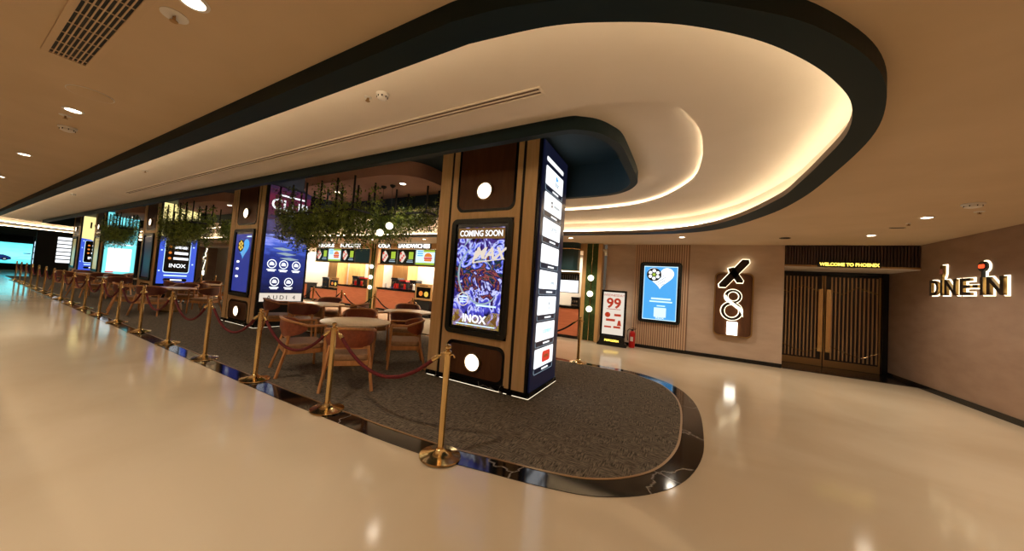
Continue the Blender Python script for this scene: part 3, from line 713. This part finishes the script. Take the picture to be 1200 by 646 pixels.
def make_chair(lm):
    c=thing('dining_armchair','x','chair')
    b=nb(); P=rr(0,.01,.60,.56,.11,5); prism(b,P,.40,.48,'z'); obj('seat',b,M_seat,c,False,.02)
    b=nb(); ringprism(b,rr(0,.01,.60,.55,.08,4),rr(0,.01,.54,.49,.06,4),.33,.40,'z'); obj('seat_frame',b,M_ash,c)
    rail=U(.755,.845,.335,.31,front=.27); b=nb(); tube(b,rail,.01,sq=(.036,.032)); obj('arm_rail',b,M_ash,c,False,.006)
    path=U(0,0,.318,.292,22,front=.1)[1:-1]; b=nb(); rows=[]
    for i,(x,y,_) in enumerate(path):
        t=i/(len(path)-1); k=math.sin(PI*t)**.45; zt=.74+.09*k; zb=zt-.05-.20*min(1,k*1.05); n=Vector((x,y,0)).normalized(); ho=.018; lean=.03*k
        rows.append([b.verts.new((x+n.x*(q*ho+l),y+n.y*(q*ho+l),z)) for q,z,l in ((1,zb,-lean),(1,(zb+zt)/2,.004),(1,zt,0),(-1,zt,0),(-1,(zb+zt)/2,-.014),(-1,zb,-lean-.01))])
    for a,d in zip(rows,rows[1:]):
        for k in range(6): b.faces.new((a[k],a[(k+1)%6],d[(k+1)%6],d[k]))
    b.faces.new(rows[0][::-1]); b.faces.new(rows[-1]); obj('backrest',b,lm,c,True)
    for q in (-1,1):
        b=nb(); tube(b,[(q*.325,.285,0),(q*.333,.272,.4),(q*.335,.262,.757)],.01,sq=(.034,.034)); obj('leg',b,M_ash,c,False,.005)
        b=nb(); tube(b,[(q*.33,-.36,0),(q*.275,-.255,.38),(q*.25,-.225,.60)],.01,sq=(.036,.036)); obj('leg',b,M_ash,c,False,.005)
    b=nb(); tube(b,[(-.27,-.225,.575),(-.14,-.25,.575),(0,-.256,.575),(.14,-.25,.575),(.27,-.225,.575)],.01,sq=(.03,.034)); obj('back_rail',b,M_ash,c)
    return c
tab=make_table(); chA=make_chair(M_leather); chB=make_chair(M_leatherd)
fz=.007
def face(dx,dy): return math.atan2(-dx,dy)
tables=[(-5.0,4.05,'between the two nearest front stanchions',1),(-8.15,5.4,'beside the dark lounge advertisement',2),(-5.9,6.35,'behind left of the nearest column',2),(-13.8,4.05,'before the blue and yellow screen',2),
        (-19.6,4.08,'in front of the cyan screen',2),(-16.6,5.9,'far back beside the third column',2),(-23.2,4.0,'far away before the fourth column',2)]
used={1:False,2:False}
def place_chair(x,y,f,lab,kind,grp):
    src=chA if kind==1 else chB
    if not used[kind]: used[kind]=True; src.location=(x,y,fz); src.rotation_euler=(0,0,f); src['label']=lab; src['group']=grp
    else: dup(src,(x,y,fz),f,lab,grp)
for i,(x,y,w,k) in enumerate(tables):
    lab='round pale table '+w
    if i==0: tab.location=(x,y,fz); tab['label']=lab; tab['group']='round tables on the carpet'
    else: dup(tab,(x,y,fz),i*.7,lab,'round tables on the carpet')
    if i==0:
        cs=[(-5.15,3.15,face(.35,.93),'brown leather armchair seen from its left side, nearest table, curved back to the left'),
            (-4.07,3.22,face(-.78,.63),'brown leather armchair with its back square to the camera at the nearest table'),
            (-4.28,4.58,face(-.68,-.73),'brown leather armchair right of the nearest table, opening facing left'),
            (-5.75,4.75,face(.7,-.65),'brown leather armchair on the far side of the nearest table')]
    else:
        a0={1:-.2,2:-.15,3:0,4:.55,5:.1,6:.8}[i]; cs=[]
        for j,(ang,pos) in enumerate(((-1.75,'near left'),(-.72,'near right'),(.7,'far right'),(2.5,'far left'))):
            a=ang+a0; cx=x+.95*math.cos(a); cy=y+.95*math.sin(a)
            cs.append((cx,cy,face(-math.cos(a),-math.sin(a)),f'dark armchair {pos} of the table {w}'))
    for (cx,cy,f,lab) in cs: place_chair(cx,cy,f,lab,k,'armchairs around the round tables')
# ------------------------------------------------------------------ hanging planters
def make_planter(L,W,zt,nv,nt,seed,z=2.86,hang=(.25,.55),climb=.0):
    rnd=random.Random(seed)
    p=thing('hanging_planter','x','hanging plants')
    b=nb(); ringprism(b,rect(-L/2,L/2,-W/2,W/2),rect(-L/2+.02,L/2-.02,-W/2+.02,W/2-.02),z-.02,z+.02,'z')
    for k in range(1,6): xx=-L/2+L*k/6; box(b,xx-.01,xx+.01,-W/2+.02,W/2-.02,z-.01,z+.01)
    obj('frame',b,M_matte,p)
    for sx in range(nt):
        for sy in (-1,1):
            xx=-L/2+.05+(L-.1)*sx/(nt-1); b=nb(); tube(b,[(xx,sy*(W/2-.02),z),(xx,sy*(W/2-.02),zt)],.02,6); obj('hanging_rod',b,M_matte,p)
    b=nb()
    def leafq(c,s):
        d=Vector((rnd.gauss(0,1),rnd.gauss(0,1),rnd.gauss(-.9,.7))).normalized(); a=d.cross(Vector((rnd.gauss(0,1),rnd.gauss(0,1),rnd.gauss(0,1)))).normalized()
        c=Vector(c); V=[b.verts.new(q) for q in (c,c+d*s*.5+a*s*.22,c+d*s,c+d*s*.5-a*s*.22)]; b.faces.new(V)
    for v in range(nv):
        x0=rnd.uniform(-L/2,L/2); y0=rnd.uniform(-W/2-.06,W/2+.06)
        top=z+rnd.uniform(-.02,.2); ln=rnd.uniform(*hang)*(1.0+.25*math.sin(x0*3+seed))
        n=int(ln/.02)
        dx=dy=0
        for k in range(n):
            dx+=rnd.gauss(0,.006); dy+=rnd.gauss(0,.006)
            leafq((x0+dx+rnd.gauss(0,.02),y0+dy+rnd.gauss(0,.02),top-k*.02),rnd.uniform(.035,.075))
    if climb:
        for sx in range(nt):
            for sy in (-1,1):
                xx=-L/2+.05+(L-.1)*sx/(nt-1)
                if rnd.random()<.25: continue
                for k in range(int(110*climb)):
                    zz=z+rnd.random()**1.5*(zt-z-.05); leafq((xx+rnd.gauss(0,.07),sy*(W/2-.02)+rnd.gauss(0,.06),zz),rnd.uniform(.04,.08))
    obj('foliage',b,M_leaf,p)
    return p
pn=make_planter(2.8,.55,3.56,560,6,3,z=2.88,hang=(.35,.8),climb=2.8)
pf=make_planter(1.9,.42,3.56,320,3,9,z=3.0,hang=(.3,.62),climb=1)
for i,(xa,xb,w) in enumerate(((-6.95,-5.5,'between the first and second columns'),(-14.7,-13.25,'between the second and third columns'),(-22.4,-21.0,'between the third and fourth columns'))):
    la='trailing green plants on rods, near cluster '+w; lb='trailing green plants, farther cluster '+w
    if i==0: pn.location=(xa,4.46,0); pn['label']=la; pf.location=(xb,5.42,0); pf['label']=lb
    else: dup(pn,(xa,4.46,0),0,la); dup(pf,(xb,5.42,0),0,lb)
# pendants
def pendant(x,y,z,zt,label,r=.075):
    d=thing('globe_pendant',label,'pendant lamp',(x,y,zt)); b=nb(); lathe(b,[(.06,0),(.06,-.02),(.03,-.05),(.01,-.06)],16); obj('ceiling_cap',b,M_matte,d,True)
    b=nb(); tube(b,[(0,0,-.05),(0,0,z-zt+r)],.004,6); obj('cable',b,M_matte,d)
    b=nb(); ball(b,(0,0,z-zt),r); obj('globe',b,E_warm,d,True)
pendant(-5.35,4.96,2.68,3.56,'glowing globe pendant at the right end of the nearest plants')
pendant(-5.62,4.96,2.54,3.56,'glowing globe pendant low in the middle of the nearest plants')
pendant(-7.55,4.96,2.76,3.56,'glowing globe pendant at the lower left of the nearest plants')
pendant(-7.05,4.96,2.94,3.56,'glowing globe pendant, upper one in the left of the nearest plants')
pendant(-15.0,4.96,3.0,3.56,'glowing globe pendant in the plants of the second bay')
# ------------------------------------------------------------------ kiosk along the back
YK=11.0
struct(obj('wall_kiosk',box(nb(),-34,-2.74,12.6,12.75,0,3.2),M_kwall))
struct(obj('wall_kiosk_end',box(nb(),-34.1,-33.9,YF-.3,12.7,0,3.2),M_wallr))
bm=nb(); box(bm,-34,-2.74,YK,YK+.12,2.92,3.2); struct(obj('trim_11',bm,M_oak),'oak fascia running above the kiosk openings','kiosk fascia')
struct(obj('ceiling',box(nb(),-34,-2.04,YK+.12,12.6,2.94,3.0),M_cream))
def greenpillar(xc,w,label,n=3):
    p=thing('green_pillar',label,'pillar',(xc,YK-.02,0))
    obj('core',box(nb(),-w/2-.1,w/2+.1,.05,.5,0,ZC),M_oak,p)
    for s in (-1,1):
        b=nb(); box(b,min(s*w/2,s*(w/2+.12)),max(s*w/2,s*(w/2+.12)),0,.1,0,ZC); obj('wood_side',b,M_oak,p)
    b=nb(); N=26
    obj('moss_panel',box(nb(),-w/2,w/2,.02,.06,.02,ZC),M_moss,p)
    b=nb(); tube(b,[(0,0,.02),(0,0,ZC)],.012,8); obj('brass_rod',b,M_brass,p,True)
    for z in (2.03,1.52,1.03)[:n]:
        b=nb(); ball(b,(0,-.06,z),.095); obj('globe_lamp',b,E_warm,p,True)
    return p
greenpillar(-2.44,.36,'moss green pillar with three globe lamps right of the nearest column')
greenpillar(-12.75,.3,'wood and moss pillar with three globe lamps between kiosk openings')
greenpillar(-22.9,.3,'pillar with globe lamps deep in the second bay')
def diamondmenu(par,x0,x1,z0,z1,y):
    w=x1-x0; cz=(z0+z1)/2; cx=x0+w*.28; r=(z1-z0)*.42
    P=[(cx+r*.8,cz),(cx+r*.3,cz+r*.75),(cx-.0*r,cz+r),(cx-r*.55,cz+r*.7),(cx-r*.65,cz),(cx-r*.55,cz-r*.7),(cx,cz-r),(cx+r*.3,cz-r*.75)]
    plate('menu_picture',P,E_poster,par,y); b=nb()
    for k in range(4): prism(b,circ(cx-.1+.09*(k%3),cz-.15+.1*k,.06,8),y-.006,y-.003)
    obj('menu_food',b,E_red,par)
    plate('menu_block',rect(x0+w*.66,x0+w*.92,cz-.1,cz+r*.85),E_green,par,y); bars('menu_line',[(x0+w*.55,x1-w*.08,cz-.25,cz-.2),(x0+w*.6,x1-w*.1,cz-.16,cz-.13)],E_grey,par,y)
def burgermenu(par,x0,x1,z0,z1,y):
    w=x1-x0; cz=(z0+z1)/2
    plate('menu_picture',rect(x0,x1,z0,z1),E_lblue,par,y); plate('menu_block',rect(x0,x1,z0,z0+.09),E_green,par,y-.003); plate('menu_block',rect(x0+w*.4,x1,z1-.09,z1),E_green,par,y-.003)
    plate('menu_food',[(x0+w*.66+.22*math.cos(a),cz+.02+.18*math.sin(a)) for a in [PI*k/10 for k in range(11)]],E_orange,par,y-.004)
    plate('menu_food',rr(x0+w*.66,cz-.03,.48,.07,.03),E_red,par,y-.005); plate('menu_food',rr(x0+w*.66,cz-.12,.42,.1,.04),E_orange,par,y-.004)
    bars('menu_line',[(x0+w*.08,x0+w*.38,cz+.05+.09*k,cz+.1+.09*k) for k in range(3)],E_blue,par,y-.003)
def menuscreen(x0,x1,kind,label,z0=2.2,z1=2.9):
    m=thing('menu_screen',label,'menu screen',((x0+x1)/2,YK+.05,0)); h=(x1-x0)/2-.01
    obj('housing',box(nb(),-h,h,0,.06,z0,z1),M_matte,m)
    plate('screen',rect(-h+.02,h-.02,z0+.03,z1-.03),E_dteal if kind=='off' else E_black,m,0)
    if kind=='d': diamondmenu(m,-h+.02,h-.02,z0+.03,z1-.03,-.003)
    elif kind=='b': burgermenu(m,-h+.02,h-.02,z0+.03,z1-.03,-.003)
def kiosksign(xc,s,label,w):
    k=thing('kiosk_letter_sign',label,'sign',(xc,YK-.0,0)); obj('backing',box(nb(),-w/2-.03,w/2+.03,-.03,0,2.93,3.15),M_matte,k)
    text('lettering',s,.24,E_white,k,0,3.04,-.03,.02,off=.008,sx=w/(.155*len(s)))
kiosksign(-12.05,'COLA','white lit letter sign reading COLA on the kiosk fascia',.75)
kiosksign(-10.2,'SANDWICHES','long white lit letter sign reading SANDWICHES on the kiosk fascia',1.9)
kiosksign(-16.5,'NACHOS','white lit letter sign at the left end of the kiosk fascia',1.25)
kiosksign(-14.5,'POPCORN','white lit letter sign left of the moss pillar on the kiosk fascia',1.5)
mx=[(-12.36,-11.24,'d','dark menu screen with a diamond picture, immediately right of the pillar'),(-11.22,-10.14,'d','dark menu screen with diamond picture, second right of the pillar'),(-10.12,-9.0,'b','pale blue burger menu screen right of the pillar'),
    (-17.5,-16.4,'d','leftmost dark menu screen with diamond picture, left opening'),(-16.38,-15.3,'b','pale blue burger menu screen in the left opening'),(-15.28,-14.2,'d','dark diamond menu screen right of burger screen, left opening'),(-14.18,-13.05,'off','dark green blank menu screen left of the pillar')]
for a in mx: menuscreen(*a)
for x0,x1 in ((-17.5,-13.05),(-12.4,-2.85)):
    bm=nb(); box(bm,x0,x1,YK-.02,YK+.14,2.14,2.2); struct(obj('trim_12' if x0<-15 else 'trim_13',bm,M_brassd),'pale rail under the row of menu screens','kiosk trim')
def counter(x0,x1,h,label,front=M_orange,yf=YK):
    k=thing('service_counter',label,'counter',((x0+x1)/2,yf,0)); w=(x1-x0)/2
    obj('body',box(nb(),-w,w,0.02,.6,.1,h-.05),M_matte,k)
    b=nb(); n=max(1,round((x1-x0)/2.2))
    for i in range(n): box(b,-w+2*w*i/n+.008,-w+2*w*(i+1)/n-.008,0,.02,.1,h-.09)
    obj('front_panel',b,front,k)
    obj('worktop',box(nb(),-w-.01,w+.01,-.04,.64,h-.05,h),M_ktop,k)
    obj('toe_kick',box(nb(),-w,w,.05,.58,0,.1),M_black,k)
    obj('painted_glow_edge',box(nb(),-w,w,-.004,.0,h-.10,h-.09),M_oak,k)  # pale oak strip painted in place of the counter's glow line
counter(-12.35,-9.95,1.07,'terracotta fronted counter right of the moss pillar')
counter(-9.9,-2.78,1.07,'long terracotta fronted counter behind the nearest column')
counter(-15.3,-13.05,1.04,'taller terracotta counter left of the moss pillar')
counter(-17.6,-15.35,.78,'lower terracotta counter at the left of the kiosk')
counter(-22.5,-18,.95,'kiosk counter behind the second column')
# back bar pieces
def obj_box_thing(name,label,cat,x,y,z,parts):
    t=thing(name,label,cat,(x,y,z))
    for n,bx,m in parts: obj(n,box(nb(),*bx),m,t,bevel=.008)
    return t
struct(obj('wall_kiosk_oak',box(nb(),-12.35,-11.3,11.9,12.58,0,2.94),M_oak)); 
struct(obj('wall_kiosk_oak',box(nb(),-17.5,-16.7,11.9,12.58,0,2.94),M_oak))
struct(obj('wall_kiosk_oak',box(nb(),-16.2,-15.2,12.3,12.58,0,2.94),M_oak))
def machine(x,y,z,s,label,red=False):
    t=thing('drink_machine',label,'machine',(x,y,z))
    obj('body',box(nb(),-.22*s,.22*s,-.15,.25,.0,.42*s),M_steel,t,bevel=.02)
    b=nb(); prism(b,[(-.24*s,.42*s),(.24*s,.42*s),(.2*s,.5*s),(-.2*s,.5*s)],-.17,.25); obj('hood',b,M_red if red else M_steel,t)
    obj('drip_tray',box(nb(),-.18*s,.18*s,-.26,-.14,.02,.06),M_chrome,t)
    b=nb()
    for k in (-1,0,1): lathe(b,[(.015,.2*s),(.02,.26*s),(.01,.32*s)],8,(k*.1*s,-.17,0))
    obj('tap',b,M_chrome,t)
machine(-11.5,11.42,1.07,1,'black drink machine on the counter right of the pillar')
machine(-10.95,11.42,1.07,.85,'drink machine with red hood on the right counter',True)
machine(-10.35,11.42,1.07,.9,'black machine at the right end of the right counter')
machine(-14.3,11.42,1.04,.95,'black machine on the counter left of the pillar')
machine(-13.75,11.42,1.04,.85,'machine with red hood on the counter left of the pillar',True)
machine(-16.6,11.3,.78,1.1,'large black machine on the low left counter')
machine(-2.95,11.25,1.07,.6,'small machine on the counter right of the nearest column')
def dispenser(x,y,z,label,m=M_red):
    t=thing('cup_dispenser',label,'dispenser',(x,y,z)); b=nb(); lathe(b,[(.055,0),(.06,.02),(.05,.22),(.055,.24)],14); obj('cup_stack',b,m,t,True); b=nb(); lathe(b,[(.065,0),(.065,.012)],14); obj('tray',b,M_steel,t)
for k,x in enumerate((-11.25,-11.1,-10.65)): dispenser(x,11.08,1.07,f'{("left","middle","right")[k]} stack of red cups on the right kiosk counter')
for k,x in enumerate((-14.0,-13.55)): dispenser(x,11.08,1.04,f'{("left","right")[k]} stack of red cups on the counter left of the pillar')
for x,l in ((-11.85,'white cup stack left of the red cups on the right counter'),(-10.1,'white cup stack at the end of the right counter')): dispenser(x,11.08,1.07,l,M_white)
# poster stands on counter fronts
def foodboard(x,y,z,w,h,label):
    t=thing('food_board',label,'menu board',(x,y,z)); obj('board',box(nb(),-w/2,w/2,0,.04,0,h),M_oak,t)
    plate('picture',rect(-w/2+.07,w/2-.07,.08,h-.14),E_black,t,0)
    plate('food_picture',circ(-w*.15,h*.4,h*.16,12),E_orange,t,-.003); plate('food_picture',circ(w*.18,h*.38,h*.17,12),E_gold,t,-.003)
    bars('text_line',[(-w/4,w/4,h-.1,h-.06)],M_brown,t,0); 
    for s in (-1,1): obj('foot',box(nb(),s*w*.3-.02,s*w*.3+.02,-.05,.12,-.012,0),M_matte,t)
foodboard(-9.2,YK-.3,.72,.9,.68,'oak food board with dark picture at the kiosk beside the nearest column')
obj_box_thing('display_plinth','dark plinth carrying the oak food board','plinth',-9.2,YK-.3,0,[('body',(-.4,.4,-.06,.14,0,.68),M_matte),('top_plate',(-.42,.42,-.08,.16,.68,.708),M_ktop)])
foodboard(-15.9,YK+.2,.80,.8,.55,'oak food board standing on the low left counter')
# teal curved header right of nearest column
b=nb(); P=[(-8.6,YK-.35),(-3.3,YK-.35),(-2.98,YK-.3),(-2.86,YK-.18),(-2.84,YK),(-8.6,YK)]
prism(b,P,2.24,ZC,'z'); o=obj('kiosk_canopy',b,mat('teal_canopy_paint',(24,54,56),.4)); tag(o,'dark teal rounded kiosk canopy behind the nearest column','canopy')
b=nb(); P2=[(-8.6,YK-.36),(-3.29,YK-.36),(-2.97,YK-.31),(-2.85,YK-.19),(-2.83,YK-.02)]; tube(b,[(p[0],p[1],2.95) for p in P2],.012,6); obj('brass_rail',b,M_brass,o)['label']='thin brass line round the canopy'
t=thing('lit_menu_panel','bright white menu strip under the teal canopy','menu screen',(-4.6,YK+.04,0)); obj('housing',box(nb(),-1.8,1.76,0,.06,1.5,2.14),M_matte,t); plate('screen',rect(-1.78,1.74,1.52,1.92),E_screenw,t,0); b=nb()
for k in range(46): xx=-1.76+k*.076; box(b,xx,xx+.03,-.006,0,1.95,2.1)
obj('grille',b,M_grey,t)
# ------------------------------------------------------------------ far left end
s=thing('directory_board','distant dark board with seven white rows at the far left','sign',(-38,4.9,0),PI/2)
obj('board',box(nb(),-1.1,.95,0,.15,0,2.95),M_matte,s)
for k in range(7): plate('white_row',rr(.33,2.62-.27*k,1.05,.2,.02,2),E_screenw,s,0)
s=thing('totem_screen','distant slim totem with stacked white boxes by the far screen','sign',(-39.5,4.05,0),PI/2); obj('housing',box(nb(),-.2,.2,0,.12,0,2.6),M_matte,s)
for k in range(4): plate('white_box',rr(0,2.1-.43*k,.3,.36,.02,2),E_lblue,s,0)
s=thing('totem_screen','distant slim magenta and cyan totem by the far screen','sign',(-39.5,4.62,0),PI/2); obj('housing',box(nb(),-.22,.22,0,.12,0,3.05),M_matte,s); plate('picture',rect(-.17,.17,2.2,3.0),E_purple,s,0); plate('picture',rect(-.17,.17,.4,2.2),E_cyan,s,0)
s=thing('video_wall','large distant aqua screen with a dark blue car at far left','screen',(-44.5,2.0,0),PI/2); obj('housing',box(nb(),-3.2,2.5,0,.15,.3,2.35),M_matte,s)
plate('picture',rect(-3.1,2.4,.52,2.12),E_carad,s,0,.004)
car=[(1.15,.86),(1.25,1.0),(1.5,1.06),(1.75,1.16),(2.0,1.17),(2.2,1.08),(2.35,.98),(2.36,.82),(2.1,.74),(1.3,.78)]
car=[(x-.95,z) for x,z in car]
plate('car_picture',car,emi('screen_car_blue',(30,60,130),.6),s,-.004)
plate('car_wheel',circ(1.12,.84,.13,16),E_black,s,-.007); plate('car_wheel',circ(1.12,.84,.07,12),E_grey,s,-.009)
plate('small_car_picture',rr(2.1,1.35,.35,.07,.03,3),E_cobalt,s,-.004)
bm=nb(); box(bm,-45.9,-44.2,YN,14,2.75,3.35); struct(obj('wall_header',bm,M_matte))
bm=nb(); box(bm,-46,-45.0,YN,14,3.35,3.42); struct(obj('trim_14',bm,M_cream),'bright cove ledge above the far screen','ceiling trim')
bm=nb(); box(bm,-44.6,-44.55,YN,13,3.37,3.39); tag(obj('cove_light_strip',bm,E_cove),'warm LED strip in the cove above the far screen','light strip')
bm=nb(); box(bm,-45.1,-45.0,YN,14,3.35,3.95); struct(obj('wall_cove',bm,M_cream))
# far lobby sign like the 8 board
# ------------------------------------------------------------------ screen 8 sign and its distant twin
def eightsign(label,loc,ch,rz=0):
    s=thing('screen_number_sign',label,'sign',loc,rz)
    b=nb(); ringprism(b,rr(0,1.52,.86,1.74,.13),rr(0,1.52,.80,1.68,.11),-.09,0); obj('rim',b,M_bronze,s)
    plate('board',rr(0,1.52,.81,1.69,.11),M_brown,s,0,.06)
    # halo X above
    def strokeX(g):
        a=[(-.32-g,1.98-g),(-.18,1.98-g),(.32+g,2.66),(.30+g,2.75+g),(.16,2.75+g),(-.34-g,2.06)]
        c=[(-.14-g,2.5+g),(-.02,2.54+g),(.2+g,2.18),(.18+g,2.12-g),(.06,2.12-g),(-.12-g,2.42)]
        return a,c
    for g,y0,m,n in ((.016,-.075,E_halo,'cross_halo'),(0,-.11,M_darkface,'cross_stroke')):
        b=nb()
        for P in strokeX(g): prism(b,P,y0-.02,y0+ .02 if g else y0)
        obj(n,b,m,s)
    if ch=='8':
        def el(cx,cz,a,c,n=36): return [(cx+a*math.cos(2*PI*i/n),cz+c*math.sin(2*PI*i/n)) for i in range(n)]
        for g,y0,y1,m,n in ((.016,-.085,-.06,E_halo,'numeral_halo'),(0,-.115,-.085,M_darkface,'numeral')):
            b=nb(); ringprism(b,el(-.01,1.745,.185+g,.185+g),el(-.0,1.745,.125-g,.13-g),y0,y1); obj(n,b,m,s)
            b=nb(); ringprism(b,el(-.03,1.345,.235+g,.245+g),el(-.03,1.345,.165-g,.18-g),y0-.001,y1); obj(n,b,m,s)
        b=nb(); prism(b,[(-.2,1.72),(-.16,1.62),(.15,1.36),(.22,1.2),(.2,1.42),(-.1,1.66),(-.17,1.78)],-.12,-.09); obj('numeral_stroke',b,E_halo,s)
    else:
        text('numeral_halo',ch,1.0,E_halo,s,-.02,1.5,-.06,.025,off=.02,sx=1.0)
        text('numeral',ch,1.0,M_darkface,s,-.035,1.5,-.095,.04,off=.004,sx=1.0)
    plate('white_square',rect(-.12,.11,.70,1.05),emi('sign_square_glow',(255,248,232),2.4),s,-.06,.03)
    return s
eightsign('brown rounded screen sign with glowing X and 8 left of the double doors',(1.30,YF,0),'8')
eightsign('distant rounded screen sign with tall glowing strokes, seen through second bay',(-31.5,YK,0),'7')
# ------------------------------------------------------------------ DINE-IN
s=thing('dine_in_sign','halo lit DINE-IN letter sign with fork and spatula shapes on the brown wall','sign',(XR,10.92,0),-PI/2)
def letter(ch,x,w,h=.44):
    text('letter_halo',ch,h,E_halo,s,x+w/2,2.19,-.002,.012,off=.024,fit=w+.06)
    text('letter',ch,h,M_brassd,s,x+w/2,2.19,-.02,.04,off=.006,fit=w)
    text('letter',ch,h,M_darkface,s,x+w/2,2.19,-.061,.005,off=.008,fit=w)
for ch,x,w in (('D',.10,.27),('I',.43,.055),('N',.55,.31),('E',.97,.26),('-',1.29,.11),('I',1.46,.055),('N',1.6,.34)): letter(ch,x,w)
for x,kind in ((.457,'fork'),(1.487,'spatula')):
    for g,y0,y1,m,n in ((.022,-.014,-.002,E_halo,'shape_halo'),(0,-.06,-.02,M_brassd if kind=='fork' else M_matte,kind+'_head')):
        b=nb()
        if kind=='fork':
            for k in (-1,0,1): prism(b,rect(x+k*.038-.012-g,x+k*.038+.012+g,2.5-g,2.64+g),y0,y1)
            prism(b,[(x-.05-g,2.5),(x-.05-g,2.47),(x-.02-g,2.41-g),(x+.02+g,2.41-g),(x+.05+g,2.47),(x+.05+g,2.5)],y0,y1)
            prism(b,rect(x-.012-g,x+.012+g,2.33,2.415),y0,y1)
        else:
            prism(b,circ(x,2.54,.09+g,20),y0,y1); prism(b,rect(x-.013-g,x+.013+g,2.33,2.46),y0,y1)
        obj(n,b,m,s)
    plate('red_lamp',rr(x,2.54,.14,.07,.03) if kind=='spatula' else rect(x-.045,x+.045,2.46,2.57),emi('sign_red_glow',(240,70,36),1.0) if kind=='spatula' else emi('sign_dim_red',(120,60,40),.3),s,-.061,.005)
# ------------------------------------------------------------------ A-frame stand and extinguisher
s=thing('poster_stand','black lightbox stand with red 99 offer poster beside the fire extinguisher','poster stand',(-1.67,10.72,0),math.radians(2))
b=nb(); prism(b,[(-.42,0),(.42,0),(.42,.06),(.36,.12),(.34,.3),(-.34,.3),(-.36,.12),(-.42,.06)],-.1,.16); obj('base',b,M_black,s,bevel=.01)
b=nb(); ringprism(b,rect(-.36,.36,.28,1.68),rect(-.3,.3,.34,1.62),-.03,.05); obj('frame',b,M_black,s)
plate('poster',rect(-.302,.302,.338,1.622),E_poster,s,.02,.012)
text('lettering','99',.42,E_prd,s,.0,1.29,.006,off=.012); text('lettering','WEDNESDAY',.1,E_prd,s,0,1.53,.006)
b=nb(); prism(b,circ(-.16,.93,.08,14),.003,.006); prism(b,[(.12,.62),(.24,.62),(.21,.78),(.15,.78)],.003,.006); obj('snack_picture',b,E_prd,s)
bars('text_line',[(.03,.22,.9,.97),(-.2,.06,.74,.81),(-.24,-.04,.54,.59),(.02,.22,.54,.60),(-.2,.2,1.1,1.115)],E_prd,s,.006)
text('lettering','POPCORN',.085,E_msg,s,0,.17,-.1,off=.002)
e=thing('fire_extinguisher','small red fire extinguisher on the floor beside the poster stand','fire extinguisher',(-1.14,10.98,0))
b=nb(); lathe(b,[(.075,0),(.085,.01),(.085,.42),(.07,.47),(.035,.5)],24); obj('cylinder',b,M_red,e,True)
b=nb(); lathe(b,[(.025,.5),(.025,.54)],12); box(b,-.02,.1,-.012,.012,.54,.555); box(b,-.02,.11,-.012,.012,.575,.59); obj('valve_handle',b,M_matte,e)
b=nb(); tube(b,[(-.02,0,.53),(-.08,-.02,.55),(-.13,-.03,.5),(-.135,-.03,.35),(-.115,-.03,.2)],.012,8); obj('hose',b,M_matte,e,True)
b=nb(); box(b,-.04,.04,-.089,-.083,.2,.33); obj('label_plate',b,M_white,e)
# ------------------------------------------------------------------ lights
def area(loc,rot,sx,sy,e,col,name='fixture_light'):
    L=bpy.data.lights.new(name,'AREA'); L.shape='RECTANGLE'; L.size=sx; L.size_y=sy; L.energy=e; L.color=col
    o=bpy.data.objects.new(name,L); C.objects.link(o); o.location=loc; o.rotation_euler=rot; return o
for x,w in ((-15.2,4.0),(-10.5,3.2),(-5.5,4.5),(-20,3.5)): area((x,11.9,2.9),(0,0,0),w,.6,120,(1,.88,.7),'kiosk_ceiling_light')
w=bpy.data.worlds.new('world'); bpy.context.scene.world=w; w.use_nodes=True; w.node_tree.nodes['Background'].inputs[0].default_value=(.9,.7,.5,1); w.node_tree.nodes['Background'].inputs[1].default_value=.05
sc=bpy.context.scene; vs=sc.view_settings
vs.view_transform='Standard'; vs.look='None'; vs.gamma=1; vs.use_curve_mapping=False; vs.exposure=1.08
sc.cycles.max_bounces=8; sc.cycles.diffuse_bounces=5; sc.cycles.sample_clamp_indirect=8; sc.cycles.caustics_reflective=False; sc.cycles.caustics_refractive=False
